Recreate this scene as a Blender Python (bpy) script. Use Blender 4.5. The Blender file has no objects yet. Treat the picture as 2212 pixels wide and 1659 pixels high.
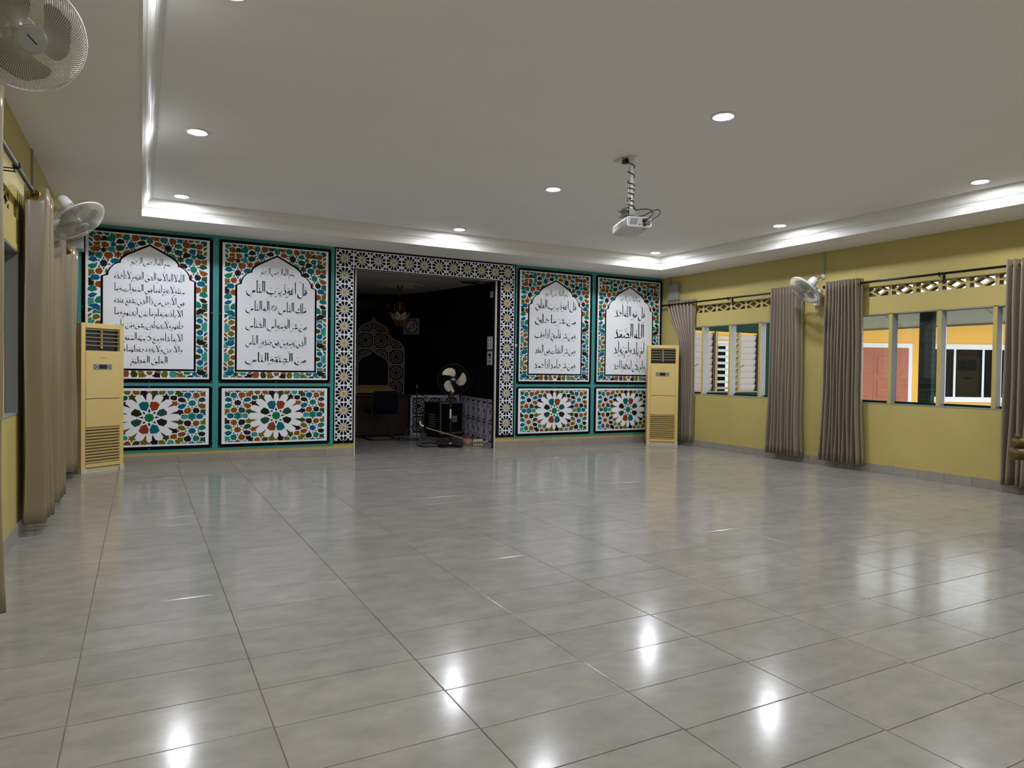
import bpy, math, random
from mathutils import Vector, Matrix
random.seed(7)
S = bpy.context.scene
C = S.collection
PI = math.pi
# ------------------------------------------------------------------ camera
YAW, PITCH, ROLL, FPX = 0.4932, -0.0187, 0.0141, 1492.8
CAM = Vector((0.7404, -9.3569, 1.1809))
_cy, _sy, _cp, _sp = math.cos(YAW), math.sin(YAW), math.cos(PITCH), math.sin(PITCH)
FW = Vector((_sy*_cp, _cy*_cp, _sp)); R0 = Vector((_cy, -_sy, 0)); U0 = R0.cross(FW)
RT = R0*math.cos(ROLL) + U0*math.sin(ROLL); UP_ = -R0*math.sin(ROLL) + U0*math.cos(ROLL)
cd = bpy.data.cameras.new('camera'); cam = bpy.data.objects.new('camera', cd); C.objects.link(cam)
cd.sensor_fit = 'HORIZONTAL'; cd.sensor_width = 36.0; cd.lens = FPX*36/2212; cd.clip_start = .05; cd.clip_end = 200
cam.matrix_world = Matrix.Translation(CAM) @ Matrix((RT, UP_, -FW)).transposed().to_4x4()
S.camera = cam
# ------------------------------------------------------------------ world and exposure
LAMP = 610.0
w = bpy.data.worlds.new('overcast_sky'); S.world = w; w.use_nodes = True
w.node_tree.nodes['Background'].inputs[0].default_value = (.93, .97, 1.0, 1)
w.node_tree.nodes['Background'].inputs[1].default_value = 2.5
S.view_settings.view_transform = 'Standard'; S.view_settings.look = 'None'
S.view_settings.exposure = 0.0; S.view_settings.gamma = 1.0; S.view_settings.use_curve_mapping = False

# ------------------------------------------------------------------ materials
def lin(c):
    return tuple((x/12.92 if x <= .04045 else ((x+.055)/1.055)**2.4) for x in (c[0]/255, c[1]/255, c[2]/255)) + (1,)
MATS = {}
def mat(name, rgb, rough=.6, spec=.5, metal=0, var=0, scale=6, bump=0, bscale=60, emit=0, alpha=None, stretch=None, coat=0, island=0, dark=None):
    if name in MATS: return MATS[name]
    m = bpy.data.materials.new(name); m.use_nodes = True; MATS[name] = m
    nt = m.node_tree; b = nt.nodes['Principled BSDF']
    col = lin(rgb); b.inputs['Base Color'].default_value = col
    b.inputs['Roughness'].default_value = rough; b.inputs['Metallic'].default_value = metal
    b.inputs['Specular IOR Level'].default_value = spec
    if coat: b.inputs['Coat Weight'].default_value = coat; b.inputs['Coat Roughness'].default_value = .08
    if emit:
        b.inputs['Emission Color'].default_value = col; b.inputs['Emission Strength'].default_value = emit
    L = nt.links.new
    vec = None
    if var or bump:
        tc = nt.nodes.new('ShaderNodeTexCoord'); mp = nt.nodes.new('ShaderNodeMapping')
        if stretch: mp.inputs['Scale'].default_value = stretch
        geo = nt.nodes.new('ShaderNodeNewGeometry'); L(geo.outputs['Position'], mp.inputs['Vector']); vec = mp.outputs['Vector']
    if var or island:
        n = nt.nodes.new('ShaderNodeTexNoise'); n.inputs['Scale'].default_value = scale; n.inputs['Detail'].default_value = 6; n.inputs['Roughness'].default_value = .6
        if vec: L(vec, n.inputs['Vector'])
        rp = nt.nodes.new('ShaderNodeMapRange'); rp.inputs[1].default_value = .25; rp.inputs[2].default_value = .75
        rp.inputs[3].default_value = 1-var; rp.inputs[4].default_value = 1+var
        L(n.outputs['Fac'], rp.inputs[0]); fac = rp.outputs[0]
        if island:
            g2 = nt.nodes.new('ShaderNodeNewGeometry'); oi = nt.nodes.new('ShaderNodeObjectInfo')
            ad = nt.nodes.new('ShaderNodeMath'); ad.operation = 'ADD'; L(g2.outputs['Random Per Island'], ad.inputs[0]); L(oi.outputs['Random'], ad.inputs[1])
            fr = nt.nodes.new('ShaderNodeMath'); fr.operation = 'FRACT'; L(ad.outputs[0], fr.inputs[0])
            r2 = nt.nodes.new('ShaderNodeMapRange'); r2.inputs[3].default_value = 1-island; r2.inputs[4].default_value = 1+island; L(fr.outputs[0], r2.inputs[0])
            mu = nt.nodes.new('ShaderNodeMath'); mu.operation = 'MULTIPLY'; L(fac, mu.inputs[0]); L(r2.outputs[0], mu.inputs[1]); fac = mu.outputs[0]
        mx = nt.nodes.new('ShaderNodeVectorMath'); mx.operation = 'SCALE'; mx.inputs[0].default_value = col[:3]; L(fac, mx.inputs['Scale'])
        L(mx.outputs[0], b.inputs['Base Color'])
    if bump:
        n2 = nt.nodes.new('ShaderNodeTexNoise'); n2.inputs['Scale'].default_value = bscale; n2.inputs['Detail'].default_value = 4; L(vec, n2.inputs['Vector'])
        bp = nt.nodes.new('ShaderNodeBump'); bp.inputs['Strength'].default_value = bump; bp.inputs['Distance'].default_value = .004
        L(n2.outputs['Fac'], bp.inputs['Height']); L(bp.outputs[0], b.inputs['Normal'])
    return m
def thin_glass(name, tint, refl=.08):
    m = bpy.data.materials.new(name); m.use_nodes = True; nt = m.node_tree; MATS[name] = m
    nt.nodes.remove(nt.nodes['Principled BSDF']); out = nt.nodes['Material Output']
    t = nt.nodes.new('ShaderNodeBsdfTransparent'); t.inputs[0].default_value = tint
    g = nt.nodes.new('ShaderNodeBsdfGlossy'); g.inputs['Roughness'].default_value = .03
    fr = nt.nodes.new('ShaderNodeFresnel'); fr.inputs[0].default_value = 1.45
    mx = nt.nodes.new('ShaderNodeMixShader'); nt.links.new(fr.outputs[0], mx.inputs[0]); nt.links.new(t.outputs[0], mx.inputs[1]); nt.links.new(g.outputs[0], mx.inputs[2])
    nt.links.new(mx.outputs[0], out.inputs[0]); return m
M_wall = mat('yellow_wall_paint', (190, 174, 106), .55, .35, var=.06, scale=2.2, bump=.05, bscale=90)
M_ceil = mat('white_ceiling_paint', (240, 239, 238), .7, .25, var=.025, scale=1.3)
M_corn = mat('white_cornice_plaster', (226, 225, 220), .5, .4)
M_tile = mat('grey_stone_tile', (146, 143, 137), .155, .24, var=.17, scale=5.5, bump=.01, bscale=25, stretch=(1, 1.5, 1), island=.05)
M_grout = mat('tile_grout', (120, 112, 100), .8, .2, var=.2, scale=12)
M_skirt = mat('skirting_tile', (152, 146, 136), .32, .5, var=.12, scale=7, island=.05)
M_teal = mat('teal_board_paint', (57, 145, 143), .42, .4, var=.04, scale=5)
M_black = mat('black_print', (7, 7, 8), .5, .06)
M_white = mat('white_print', (236, 239, 247), .5, .15)
M_ink = mat('black_ink', (7, 7, 8), .5, .06)
PALC = {'T': (22, 118, 98), 'G': (34, 76, 64), 'O': (138, 76, 20), 'B': (0, 96, 128), 'K': (32, 29, 18), 'Y': (112, 100, 14), 'V': (56, 66, 8), 'M': (30, 12, 16), 'A': (62, 144, 132), 'R': (140, 60, 26), 'E': (16, 118, 68), 'N': (6, 36, 44), 'Q': (0, 102, 112)}
PALK = list(PALC); PALM = [mat('print_colour_'+n, PALC[k], .5, .12) for k, n in zip(PALK, 'teal dark_green orange blue umber olive moss maroon aqua rust green navy petrol'.split())]
M_gold_print = mat('yellow_print', (188, 152, 40), .5, .3)
M_cream = mat('cream_plastic', (216, 190, 122), .28, .5)
M_ivory = mat('ivory_plastic', (206, 198, 168), .4, .4)
M_wplast = mat('white_plastic', (210, 210, 208), .35, .5)
M_fanwire = mat('fan_wire_enamel', (186, 182, 170), .4, .5)
M_blade = mat('grey_translucent_blade', (128, 124, 116), .3, .5)
M_hub = mat('grey_hub_cap', (150, 152, 152), .4, .5)
M_dark = mat('black_plastic', (14, 14, 15), .35, .5)
M_rod = mat('black_curtain_rod', (22, 23, 25), .25, .5, metal=.6)
M_goldm = mat('gold_metal', (196, 148, 46), .28, .5, metal=1)
M_curt = mat('taupe_satin_curtain', (142, 130, 113), .36, 1.0, var=.05, scale=9, stretch=(14, 14, .6))
M_curt2 = mat('beige_satin_curtain', (132, 120, 92), .3, 1.0, var=.03, scale=8, stretch=(12, 12, .5))
M_gbox = mat('grey_metal_box', (150, 150, 146), .4, .5)
M_cond = mat('grey_conduit_pvc', (160, 160, 154), .5, .4)
M_frameg = mat('grey_window_reveal', (152, 152, 152), .5, .4, var=.06, scale=14)
M_green = mat('dark_green_paint', (8, 42, 30), .6, .1, var=.08, scale=5)
M_green2 = mat('deep_green_post_paint', (8, 26, 20), .4, .3, var=.15, scale=6)
M_eyel = mat('ochre_facade_paint', (238, 186, 92), .7, .2, var=.03, scale=2)
M_ewhite = mat('white_trim_paint', (228, 232, 238), .5, .4)
M_edoor = mat('terracotta_door_paint', (166, 98, 72), .5, .4, var=.05, scale=4)
M_epane = mat('dark_window_pane', (8, 8, 11), .5, .06)
M_eave = mat('pale_soffit_board', (176, 180, 172), .7, .2)
M_ground = mat('concrete_ground', (196, 194, 188), .85, .2, var=.1, scale=2)
M_cement = mat('brown_cement', (112, 90, 72), .9, .1)
M_frost = mat('frosted_louvre_glass', (158, 150, 146), .35, .5)
M_clearl = mat('pale_louvre_glass', (200, 210, 208), .15, .5)
M_tan = mat('tan_aluminium', (126, 110, 68), .4, .5, metal=.3)
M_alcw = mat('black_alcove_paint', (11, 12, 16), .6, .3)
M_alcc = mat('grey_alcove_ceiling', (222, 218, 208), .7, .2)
M_lat = mat('grey_lattice_board', (200, 192, 194), .55, .3)
M_lat2 = mat('lilac_lattice_board', (178, 172, 190), .5, .3)
M_wood = mat('dark_desk_wood', (38, 20, 15), .4, .4, var=.2, scale=9, stretch=(1, 8, 8))
M_navy = mat('navy_fabric', (12, 15, 26), .9, .1)
M_steel = mat('aluminium_edge', (176, 176, 172), .35, .5, metal=.7)
M_bladeg = mat('beige_fan_blade', (188, 178, 158), .4, .4)
M_glassw = mat('white_petal_glass', (196, 196, 192), .25, .5)
M_amber = mat('amber_trim', (170, 120, 40), .35, .5, metal=.5)
M_red = mat('red_plastic', (120, 18, 14), .4, .5)
M_cane = mat('pale_wood_stick', (150, 128, 84), .5, .4)
M_leather = mat('brown_leather', (92, 72, 30), .34, .5, var=.1, scale=14)
M_leatherd = mat('dark_piping', (50, 32, 14), .5, .3)
M_lamp = mat('led_diffuser', (244, 247, 255), .5, .2, emit=LAMP)
M_ring = mat('white_lamp_ring', (220, 220, 218), .35, .5)
M_tint = mat('dark_tinted_pane', (52, 55, 60), .15, .5)
M_glass = thin_glass('clear_glass', (.97, .98, .975, 1))

# ------------------------------------------------------------------ mesh helpers
class MB:
    def __init__(s): s.v = []; s.f = []; s.m = []; s.s = []
    def add(s, vs, fs, mi=0, sm=False):
        o = len(s.v); s.v += [tuple(v) for v in vs]
        for f in fs: s.f.append(tuple(i+o for i in f)); s.m.append(mi); s.s.append(sm)
        return s
    def box(s, x0, y0, z0, x1, y1, z1, mi=0):
        return s.add([(x0,y0,z0),(x1,y0,z0),(x1,y1,z0),(x0,y1,z0),(x0,y0,z1),(x1,y0,z1),(x1,y1,z1),(x0,y1,z1)],
              [(0,3,2,1),(4,5,6,7),(0,1,5,4),(1,2,6,5),(2,3,7,6),(3,0,4,7)], mi)
    def obox(s, c, a, b, d, mi=0):      # centre and three half vectors
        c, a, b, d = Vector(c), Vector(a), Vector(b), Vector(d)
        vs = [c-a-b-d, c+a-b-d, c+a+b-d, c-a+b-d, c-a-b+d, c+a-b+d, c+a+b+d, c-a+b+d]
        return s.add(vs, [(0,3,2,1),(4,5,6,7),(0,1,5,4),(1,2,6,5),(2,3,7,6),(3,0,4,7)], mi)
    def bar(s, a, b, wd, hh, mi=0, up=(0,0,1)):
        a, b = Vector(a), Vector(b); d = (b-a); n = d.normalized(); u = Vector(up)
        sd = n.cross(u)
        if sd.length < 1e-4: sd = n.cross(Vector((1,0,0)))
        sd.normalize(); u = sd.cross(n)
        return s.obox((a+b)/2, d/2, sd*wd/2, u*hh/2, mi)
    def tube(s, pts, r, n=8, mi=0, closed=False):
        P = [Vector(p) for p in pts]; N = len(P); vs = []; rs = r if isinstance(r, (list, tuple)) else [r]*N
        t0 = (P[1]-P[0]).normalized(); u = t0.orthogonal().normalized()
        for i in range(N):
            t = (P[(i+1) % N]-P[i-1] if closed or 0 < i < N-1 else (P[1]-P[0] if i == 0 else P[-1]-P[-2])).normalized()
            u = (u - t*u.dot(t)); u = u.normalized() if u.length > 1e-6 else t.orthogonal().normalized(); b = t.cross(u)
            for k in range(n):
                a = 2*PI*k/n; vs.append(P[i]+(u*math.cos(a)+b*math.sin(a))*rs[i])
        fs = []
        for i in range(N if closed else N-1):
            j = (i+1) % N
            for k in range(n): fs.append((i*n+k, i*n+(k+1) % n, j*n+(k+1) % n, j*n+k))
        s.add(vs, fs, mi, True)
        if not closed: s.add([vs[k] for k in range(n)], [tuple(reversed(range(n)))], mi); s.add([vs[(N-1)*n+k] for k in range(n)], [tuple(range(n))], mi)
        return s
    def lathe(s, prof, n=24, mi=0, org=(0,0,0), ax=(0,0,1), sm=True, a0=0, a1=2*PI):
        ax = Vector(ax).normalized(); u = ax.orthogonal().normalized(); b = ax.cross(u); org = Vector(org); vs = []
        full = abs(a1-a0-2*PI) < 1e-6; cols = n if full else n+1
        for r, z in prof:
            for k in range(cols):
                a = a0+(a1-a0)*k/n; vs.append(org+ax*z+(u*math.cos(a)+b*math.sin(a))*r)
        fs = []
        for i in range(len(prof)-1):
            for k in range(n):
                k2 = (k+1) % cols; fs.append((i*cols+k, i*cols+k2, (i+1)*cols+k2, (i+1)*cols+k))
        return s.add(vs, fs, mi, sm)
    def poly(s, pts, mi=0): return s.add(pts, [tuple(range(len(pts)))], mi)
    def prism(s, pts, off, mi=0):
        n = len(pts); off = Vector(off); P = [Vector(p) for p in pts]
        return s.add(P+[p+off for p in P], [tuple(range(n)), tuple(reversed(range(n, 2*n)))]+[(i, i+n, (i+1) % n+n, (i+1) % n) for i in range(n)], mi)
    def torus(s, c, ax, R, r, n=24, k=8, mi=0):
        ax = Vector(ax).normalized(); u = ax.orthogonal().normalized(); b = ax.cross(u); c = Vector(c)
        return s.tube([c+(u*math.cos(2*PI*i/n)+b*math.sin(2*PI*i/n))*R for i in range(n)], r, k, mi, True)
def mesh(name, mb, mats):
    me = bpy.data.meshes.new(name); me.from_pydata(mb.v, [], mb.f)
    for m in (mats if isinstance(mats, (list, tuple)) else [mats]): me.materials.append(m)
    me.polygons.foreach_set('material_index', mb.m); me.polygons.foreach_set('use_smooth', mb.s); me.update(); return me
BASEM = {}
def wm(o): return BASEM.get(o.name, Matrix.Identity(4))
def obj(name, mb, mats, parent=None, bevel=0, kind=None):
    me = mb if isinstance(mb, bpy.types.Mesh) else mesh(name, mb, mats)
    o = bpy.data.objects.new(name, me); C.objects.link(o)
    if parent: o.parent = parent; o.matrix_parent_inverse = wm(parent).inverted()
    if bevel:
        b = o.modifiers.new('bevel', 'BEVEL'); b.width = bevel; b.segments = 2; b.limit_method = 'ANGLE'
    if kind: o['kind'] = kind
    return o
def tag(o, label, cat, group=None):
    o['label'] = label; o['category'] = cat
    if group: o['group'] = group
    return o
def thing(name, label, cat, loc=(0,0,0), group=None):
    o = bpy.data.objects.new(name, None); C.objects.link(o); o.location = loc; o.empty_display_size = .1
    BASEM[o.name] = Matrix.Translation(loc); return tag(o, label, cat, group)
def struct(name, mb, mats, label=None, bevel=0):
    o = obj(name, mb, mats, None, bevel, 'structure')
    if label: o['label'] = label
    return o
def copy_tree(o, parent=None):
    c = o.copy(); C.objects.link(c)
    if parent: c.parent = parent
    for ch in list(o.children): copy_tree(ch, c)
    return c
def smooth(pts, k=6, closed=False):
    P = [Vector(p) for p in pts]; n = len(P); out = []
    for i in range(n-1):
        p0 = P[max(i-1, 0)]; p1 = P[i]; p2 = P[i+1]; p3 = P[min(i+2, n-1)]
        for j in range(k):
            t = j/k; out.append(.5*((2*p1)+(p2-p0)*t+(2*p0-5*p1+4*p2-p3)*t*t+(3*p1-p0-3*p2+p3)*t*t*t))
    out.append(P[-1]); return out
def project(p):
    v = Vector(p)-CAM; z = v.dot(FW)
    return (1106+FPX*v.dot(RT)/z, 829.5-FPX*v.dot(UP_)/z, z)
# ------------------------------------------------------------------ the room shell
W, HS, HT, YF = 8.706, 2.815, 3.0, -11.4
TX0, TX1, TY0, TY1 = .74, 8.0, -10.62, -.78            # tray opening
DX0, DX1, DH = 3.325, 5.475, 2.54                      # doorway
# floor: grout bed with single tiles
fl = struct('floor', MB().box(-.1, YF-.1, -.12, W+.1, .0, -.0035).box(2.3, 0, -.12, 6.6, 4.8, -.0035), M_grout, 'grey stone tile floor with long narrow tiles')
def inroom(xa, xb, ya, yb):
    if yb <= .01: return max(xa, 0), min(xb, W), max(ya, YF), min(yb, 0)
    return max(xa, 2.6), min(xb, 6.3), ya, min(yb, 4.7)
tiles = []
PX, PY, GAP = .602, .3036, .0035
for i in range(-2, 16):
    for j in range(-16, 38):
        xa, ya = .53+PX*i, -6.705+PY*j-.006*i
        xb, yb = xa+PX-GAP, ya+PY-GAP
        if yb < YF or ya > 4.7: continue
        if ya < 0 < yb: 
            if xb > DX0 and xa < DX1: segs = [(xa, xb, ya, yb)]
            else: segs = [(max(xa, 0), min(xb, W), ya, -.002)]
        elif yb <= 0: segs = [inroom(xa, xb, ya, yb)]
        else: segs = [(max(xa, 2.6), min(xb, 6.3), ya, min(yb, 4.7))]
        for a, b, c_, d in segs:
            if b-a > .02 and d-c_ > .02: tiles.append((a, b, c_, d))
def tile_area(t):
    a, b, c_, d = t; q = [project((x, y, 0)) for x, y in ((a, c_), (b, c_), (b, d), (a, d))]
    if min(z for _, _, z in q) < .3: return 0
    mx = sum(x for x, _, _ in q)/4; my = sum(y for _, y, _ in q)/4
    if not (-120 < mx < 2330 and my < 1780): return 0
    return abs(sum(q[i][0]*q[(i+1) % 4][1]-q[(i+1) % 4][0]*q[i][1] for i in range(4)))/2
tiles.sort(key=tile_area, reverse=True)
def tile_mb(mb, a, b, c_, d, zt=0.0):
    e = .0015
    return mb.add([(a, c_, -.008), (b, c_, -.008), (b, d, -.008), (a, d, -.008), (a, c_, zt-.0012), (b, c_, zt-.0012), (b, d, zt-.0012), (a, d, zt-.0012), (a+e, c_+e, zt), (b-e, c_+e, zt), (b-e, d-e, zt), (a+e, d-e, zt)],
        [(0,1,5,4),(1,2,6,5),(2,3,7,6),(3,0,4,7),(4,5,9,8),(5,6,10,9),(6,7,11,10),(7,4,8,11),(8,9,10,11)])
cache = {}
for a, b, c_, d in tiles[:300]:
    k = (round(b-a, 3), round(d-c_, 3))
    if k not in cache: cache[k] = mesh('tile', tile_mb(MB(), 0, b-a, 0, d-c_), M_tile)
    o = obj('tile', cache[k], None, fl); o.location = (a, c_, random.choice((0, 0, .0002, -.0002)))
mb = MB()
for t in tiles[300:]: tile_mb(mb, *t)
obj('tile_field', mb, M_tile, fl, kind='stuff')
# ceiling: soffit border, tray slab, cornice
mb = MB()
mb.box(-.1, YF-.1, HS, TX0, .12, 3.12); mb.box(TX1, YF-.1, HS, W+.12, .12, 3.12); mb.box(TX0, TY1, HS, TX1, .12, 3.12); mb.box(TX0, YF-.1, HS, TX1, TY0, 3.12)
mb.box(TX0, TY0, HT, TX1, TY1, 3.12)
struct('ceiling', mb, M_ceil, 'white ceiling with a raised tray in the middle')
prof = [(0, HS-.001), (0, 2.882), (.008, 2.884), (.008, 2.892), (.014, 2.894), (.014, 2.902), (.022, 2.904), (.034, 2.912), (.046, 2.926), (.054, 2.944), (.056, 2.948), (.060, 2.950), (.066, 2.962), (.076, 2.976), (.088, 2.985), (.094, 2.988), (.094, 2.994), (.104, 2.995), (.104, HT)]
prof = [(-.012, HS-.001)] + [(d+.004, z) for d, z in prof] + [(-.012, HT)]
for i in range(4):
    mb = MB(); cs = [(TX0, TY0), (TX1, TY0), (TX1, TY1), (TX0, TY1)]; dg = [(1, 1), (-1, 1), (-1, -1), (1, -1)]
    A, B, da, db = cs[i], cs[(i+1) % 4], dg[i], dg[(i+1) % 4]; vs = []
    for d, z in prof: vs += [(A[0]+da[0]*d, A[1]+da[1]*d, z), (B[0]+db[0]*d, B[1]+db[1]*d, z)]
    mb.add(vs, [(2*k, 2*k+1, 2*k+3, 2*k+2) for k in range(len(prof)-1)])
    struct('trim_%d' % (i+1), mb, M_corn, 'white stepped cornice moulding around the ceiling tray')
# walls
T = .07
mb = MB(); mb.box(-.1, 0, 0, DX0, T, 3.1).box(DX1, 0, 0, W+.12, T, 3.1).box(DX0, 0, DH, DX1, T, 3.1)
wall_back = struct('wall_back', mb, M_wall, 'yellow back wall with a wide doorway')
struct('wall_front', MB().box(-.1, YF-.12, 0, W+.12, YF, 3.1), M_wall, 'yellow wall behind the viewpoint')
WIN = [(-2.74, -.42), (-5.9, -3.58)]
ZS, ZT, ZB0, ZB1 = .845, 1.945, 2.16, 2.282
def side_wall(name, x0, x1, face):
    mb = MB(); ys = [YF, WIN[1][0], WIN[1][1], WIN[0][0], WIN[0][1], T]
    for a, b in ((YF-.1, WIN[1][0]), (WIN[1][1], WIN[0][0]), (WIN[0][1], T)): mb.box(x0, a, 0, x1, b, 3.1)
    for a, b in WIN:
        mb.box(x0, a, 0, x1, b, ZS); mb.box(x0, a, ZT, x1, b, ZB0); mb.box(x0, a, ZB1, x1, b, 3.1)
    return struct(name, mb, M_wall, 'yellow painted side wall with windows and vent blocks')
wall_right = side_wall('wall_right', W, W+.13, -1); wall_left = side_wall('wall_left', -.13, 0, 1)
# vent blocks (pierced concrete) in both side walls
BH = ZB1-ZB0
def vent_block(wd, dp):
    mb = MB(); h = BH/2; w2 = wd/2; fr = .022; ft = .02; dv = (dp, 0, 0)
    def rect(y0, y1, z0, z1): mb.box(0, y0, z0, dp, y1, z1)
    rect(-w2, -w2+fr, -h, h); rect(w2-fr, w2, -h, h); rect(-w2+fr, w2-fr, -h, -h+ft*.3); rect(-w2+fr, w2-fr, h-ft*.3, h)
    if wd > .2:
        a, b = .094, h-.008; t = .0115
        rect(-w2+fr, -a+.012, -.010, .010); rect(a-.012, w2-fr, -.010, .010)
        for sy in (-1, 1):
            for sz in (-1, 1):
                p, q = Vector((0, sy*a, 0)), Vector((0, 0, sz*b)); n = Vector((0, q.z-p.z, -(q.y-p.y))).normalized()*t
                mb.prism([p+n, q+n, q-n, p-n], dv)
    for k_, f in enumerate(mb.f):
        a_, b_, c_ = (Vector(mb.v[q]) for q in f[:3]); n_ = (b_-a_).cross(c_-a_)
        mb.m[k_] = 0 if abs(n_.x) > .9*n_.length else 1
    return mb
for wall, x, sgn in ((wall_right, W+.014, 1), (wall_left, -.014, -1)):
    me = mesh('vent_block', vent_block(.2958, .092*sgn), [M_wall, M_cement])
    for (a, b), y0 in ((WIN[0], -.987), (WIN[1], -3.84)):
        ks = [y0-.2965*(k+.5) for k in range(-4, 12)]
        used = [y for y in ks if y-.148 >= a-.002 and y+.148 <= b+.002]
        for y in used:
            o = obj('vent_block', me, None, wall); o.location = (x, y, (ZB0+ZB1)/2)
        for lo, hi in ((a, min(used)-.148), (max(used)+.148, b)):
            if hi-lo > .004: obj('vent_filler', MB().box(min(x, x+.1*sgn), lo, ZB0, max(x, x+.1*sgn), hi, ZB1), M_wall, wall)
# windows: mullions, sills, heads, glazing
def window(n, side, a, b, kind):
    s = 1 if side == 'r' else -1; X = (lambda d: W+d) if s > 0 else (lambda d: -d)
    def bx(d0, d1, y0, y1, z0, z1, mi=0, mbx=None):
        m_ = mbx or MB(); m_.box(min(X(d0), X(d1)), y0, z0, max(X(d0), X(d1)), y1, z1, mi); return m_
    fm = bx(.09, .125, a, b, ZS, ZS+.035); bx(.09, .125, a, b, ZT-.012, ZT, 0, fm)
    root = struct('window_%d' % n, fm, M_green if kind != 'dark' else M_frameg,
        {'open': 'four bay window looking onto the courtyard and terracotta door', 'louvre': 'four bay window with louvred glass beyond, beside the back wall', 'dark': 'four bay window with dark panes in the left wall'}[kind])
    for k in range(1, 4):
        yc = b-.58*k
        mu = obj('mullion', bx(-.002, .012, yc-.02, yc+.02, ZS-.012, ZT+.012), M_wall, root)
        obj('mullion_core', bx(.012, .112, yc-.0195, yc+.0195, ZS, ZT), M_frameg, mu)
    obj('sill', bx(-.004, .09, a, b, ZS-.001, ZS+.008), M_frameg, root)
    obj('head', bx(-.002, .09, a, b, ZT-.009, ZT+.001), M_frameg, root)
    obj('head_band', bx(-.005, 0, a-.01, b+.01, ZT, ZT+.04), M_wall, root)
    for y in (a, b):
        obj('jamb', bx(0, .112, y-(.012 if y == b else 0), y+(.012 if y == a else 0), ZS+.008, ZT-.009), M_frameg, root)
    for k in range(4):
        y1, y0 = b-.58*k-.022, b-.58*(k+1)+.022
        if kind == 'open': obj('pane', bx(.098, .102, y0, y1, ZS+.035, ZT-.012), M_glass, root)
        if kind == 'dark': obj('pane', bx(.07, .078, y0, y1, ZS+.01, ZT-.01), M_tint, root)
window(1, 'r', *WIN[0], 'louvre'); window(2, 'r', *WIN[1], 'open'); window(3, 'l', *WIN[0], 'dark'); window(4, 'l', *WIN[1], 'dark')
# skirting tiles
def skirting(name, label, spans, place, base):
    root = struct(name, base, M_grout, label)
    for a, b in spans:
        if b-a < .02: continue
        obj('tile', place(a+.0015, b-.0015), M_skirt, root)
def spans(lo, hi, x0, pitch):
    k = math.ceil((lo-x0)/pitch); cuts = [lo]+[x0+pitch*i for i in range(k, k+60) if lo+.02 < x0+pitch*i < hi-.02]+[hi]
    return list(zip(cuts[:-1], cuts[1:]))
skirting('baseboard_back', 'grey tile skirting along the back wall', spans(0, DX0-.02, 1.735, .594)+spans(DX1+.02, W, 5.887, .592), lambda a, b: MB().box(a, -.011, .001, b, -.002, .104), MB().box(0, -.003, 0, DX0-.02, 0, .103).box(DX1+.02, -.003, 0, W, 0, .103))
skirting('baseboard_right', 'grey tile skirting along the right wall', spans(YF, 0, -3.049, .2985), lambda a, b: MB().box(W-.011, a, .001, W-.002, b, .101), MB().box(W-.003, YF, 0, W, 0, .1))
skirting('baseboard_left', 'grey tile skirting along the left wall', spans(YF, 0, -3.049, .2985), lambda a, b: MB().box(.002, a, .001, .011, b, .101), MB().box(0, YF, 0, .003, 0, .1))
# doorway lining
lin_ = lambda y0, y1: MB().box(DX0-.012, y0, 0, DX0+.006, y1, DH).box(DX1-.006, y0, 0, DX1+.012, y1, DH).box(DX0-.012, max(y0, -.004), DH-.006, DX1+.012, y1, DH+.004)
dl = struct('door_1', lin_(-.012, .018), mat('white_door_lining', (200, 197, 190), .5, .4), 'white edged open doorway to the dark prayer niche')
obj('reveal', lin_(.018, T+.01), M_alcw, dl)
# alcove shell
AC_ = 2.72
half = [(5.475, .07), (6.2, .07), (6.16, .6), (6.1, 1.3), (6.06, 1.7), (5.98, 2.17), (5.85, 2.95), (5.77, 3.3), (5.68, 3.7), (5.58, 4.0), (5.46, 4.26), (5.3, 4.42), (5.1, 4.5), (4.85, 4.54), (4.5, 4.55), (3.9, 4.5), (3.3, 4.2), (2.9, 3.2), (2.8, 1.5), (2.8, .07), (3.325, .07)]
mb = MB(); n = len(half)
inner = half; outer = []
cxa, cya = 4.45, 2.0
for x, y in half:
    d = Vector((x-cxa, y-cya)).normalized()*.12; outer.append((x+d.x, max(y+d.y, .07)))
vs = [(x, y, z) for z in (0, AC_+.1) for x, y in inner]+[(x, y, z) for z in (0, AC_+.1) for x, y in outer]
fs = []
for i in range(n-1): fs += [(i, i+1, n+i+1, n+i), (2*n+i+1, 2*n+i, 3*n+i, 3*n+i+1), (n+i, n+i+1, 3*n+i+1, 3*n+i)]
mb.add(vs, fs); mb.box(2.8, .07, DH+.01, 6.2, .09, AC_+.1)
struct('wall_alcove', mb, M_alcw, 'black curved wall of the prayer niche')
struct('ceiling_alcove', MB().prism([(x, y, AC_) for x, y in inner], (0, 0, .08)), M_alcc, 'grey ceiling of the prayer niche')
# teal backing boards behind the printed panels
PXC = [.8323, 2.2902, 6.5286, 7.9883]; PW = 1.388; Z_UB, Z_UT, Z_LB, Z_LT = .983, 2.774, .1746, .9408
for i, (a, b) in enumerate(((.1, 1.561), (1.5625, 3.031), (5.806, 7.2565), (7.258, 8.702))):
    struct('trim_%d' % (5+i), MB().box(a, -.012, .147, b, -.0005, HS-.001), M_teal, 'teal painted backing board behind the printed panels')
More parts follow.
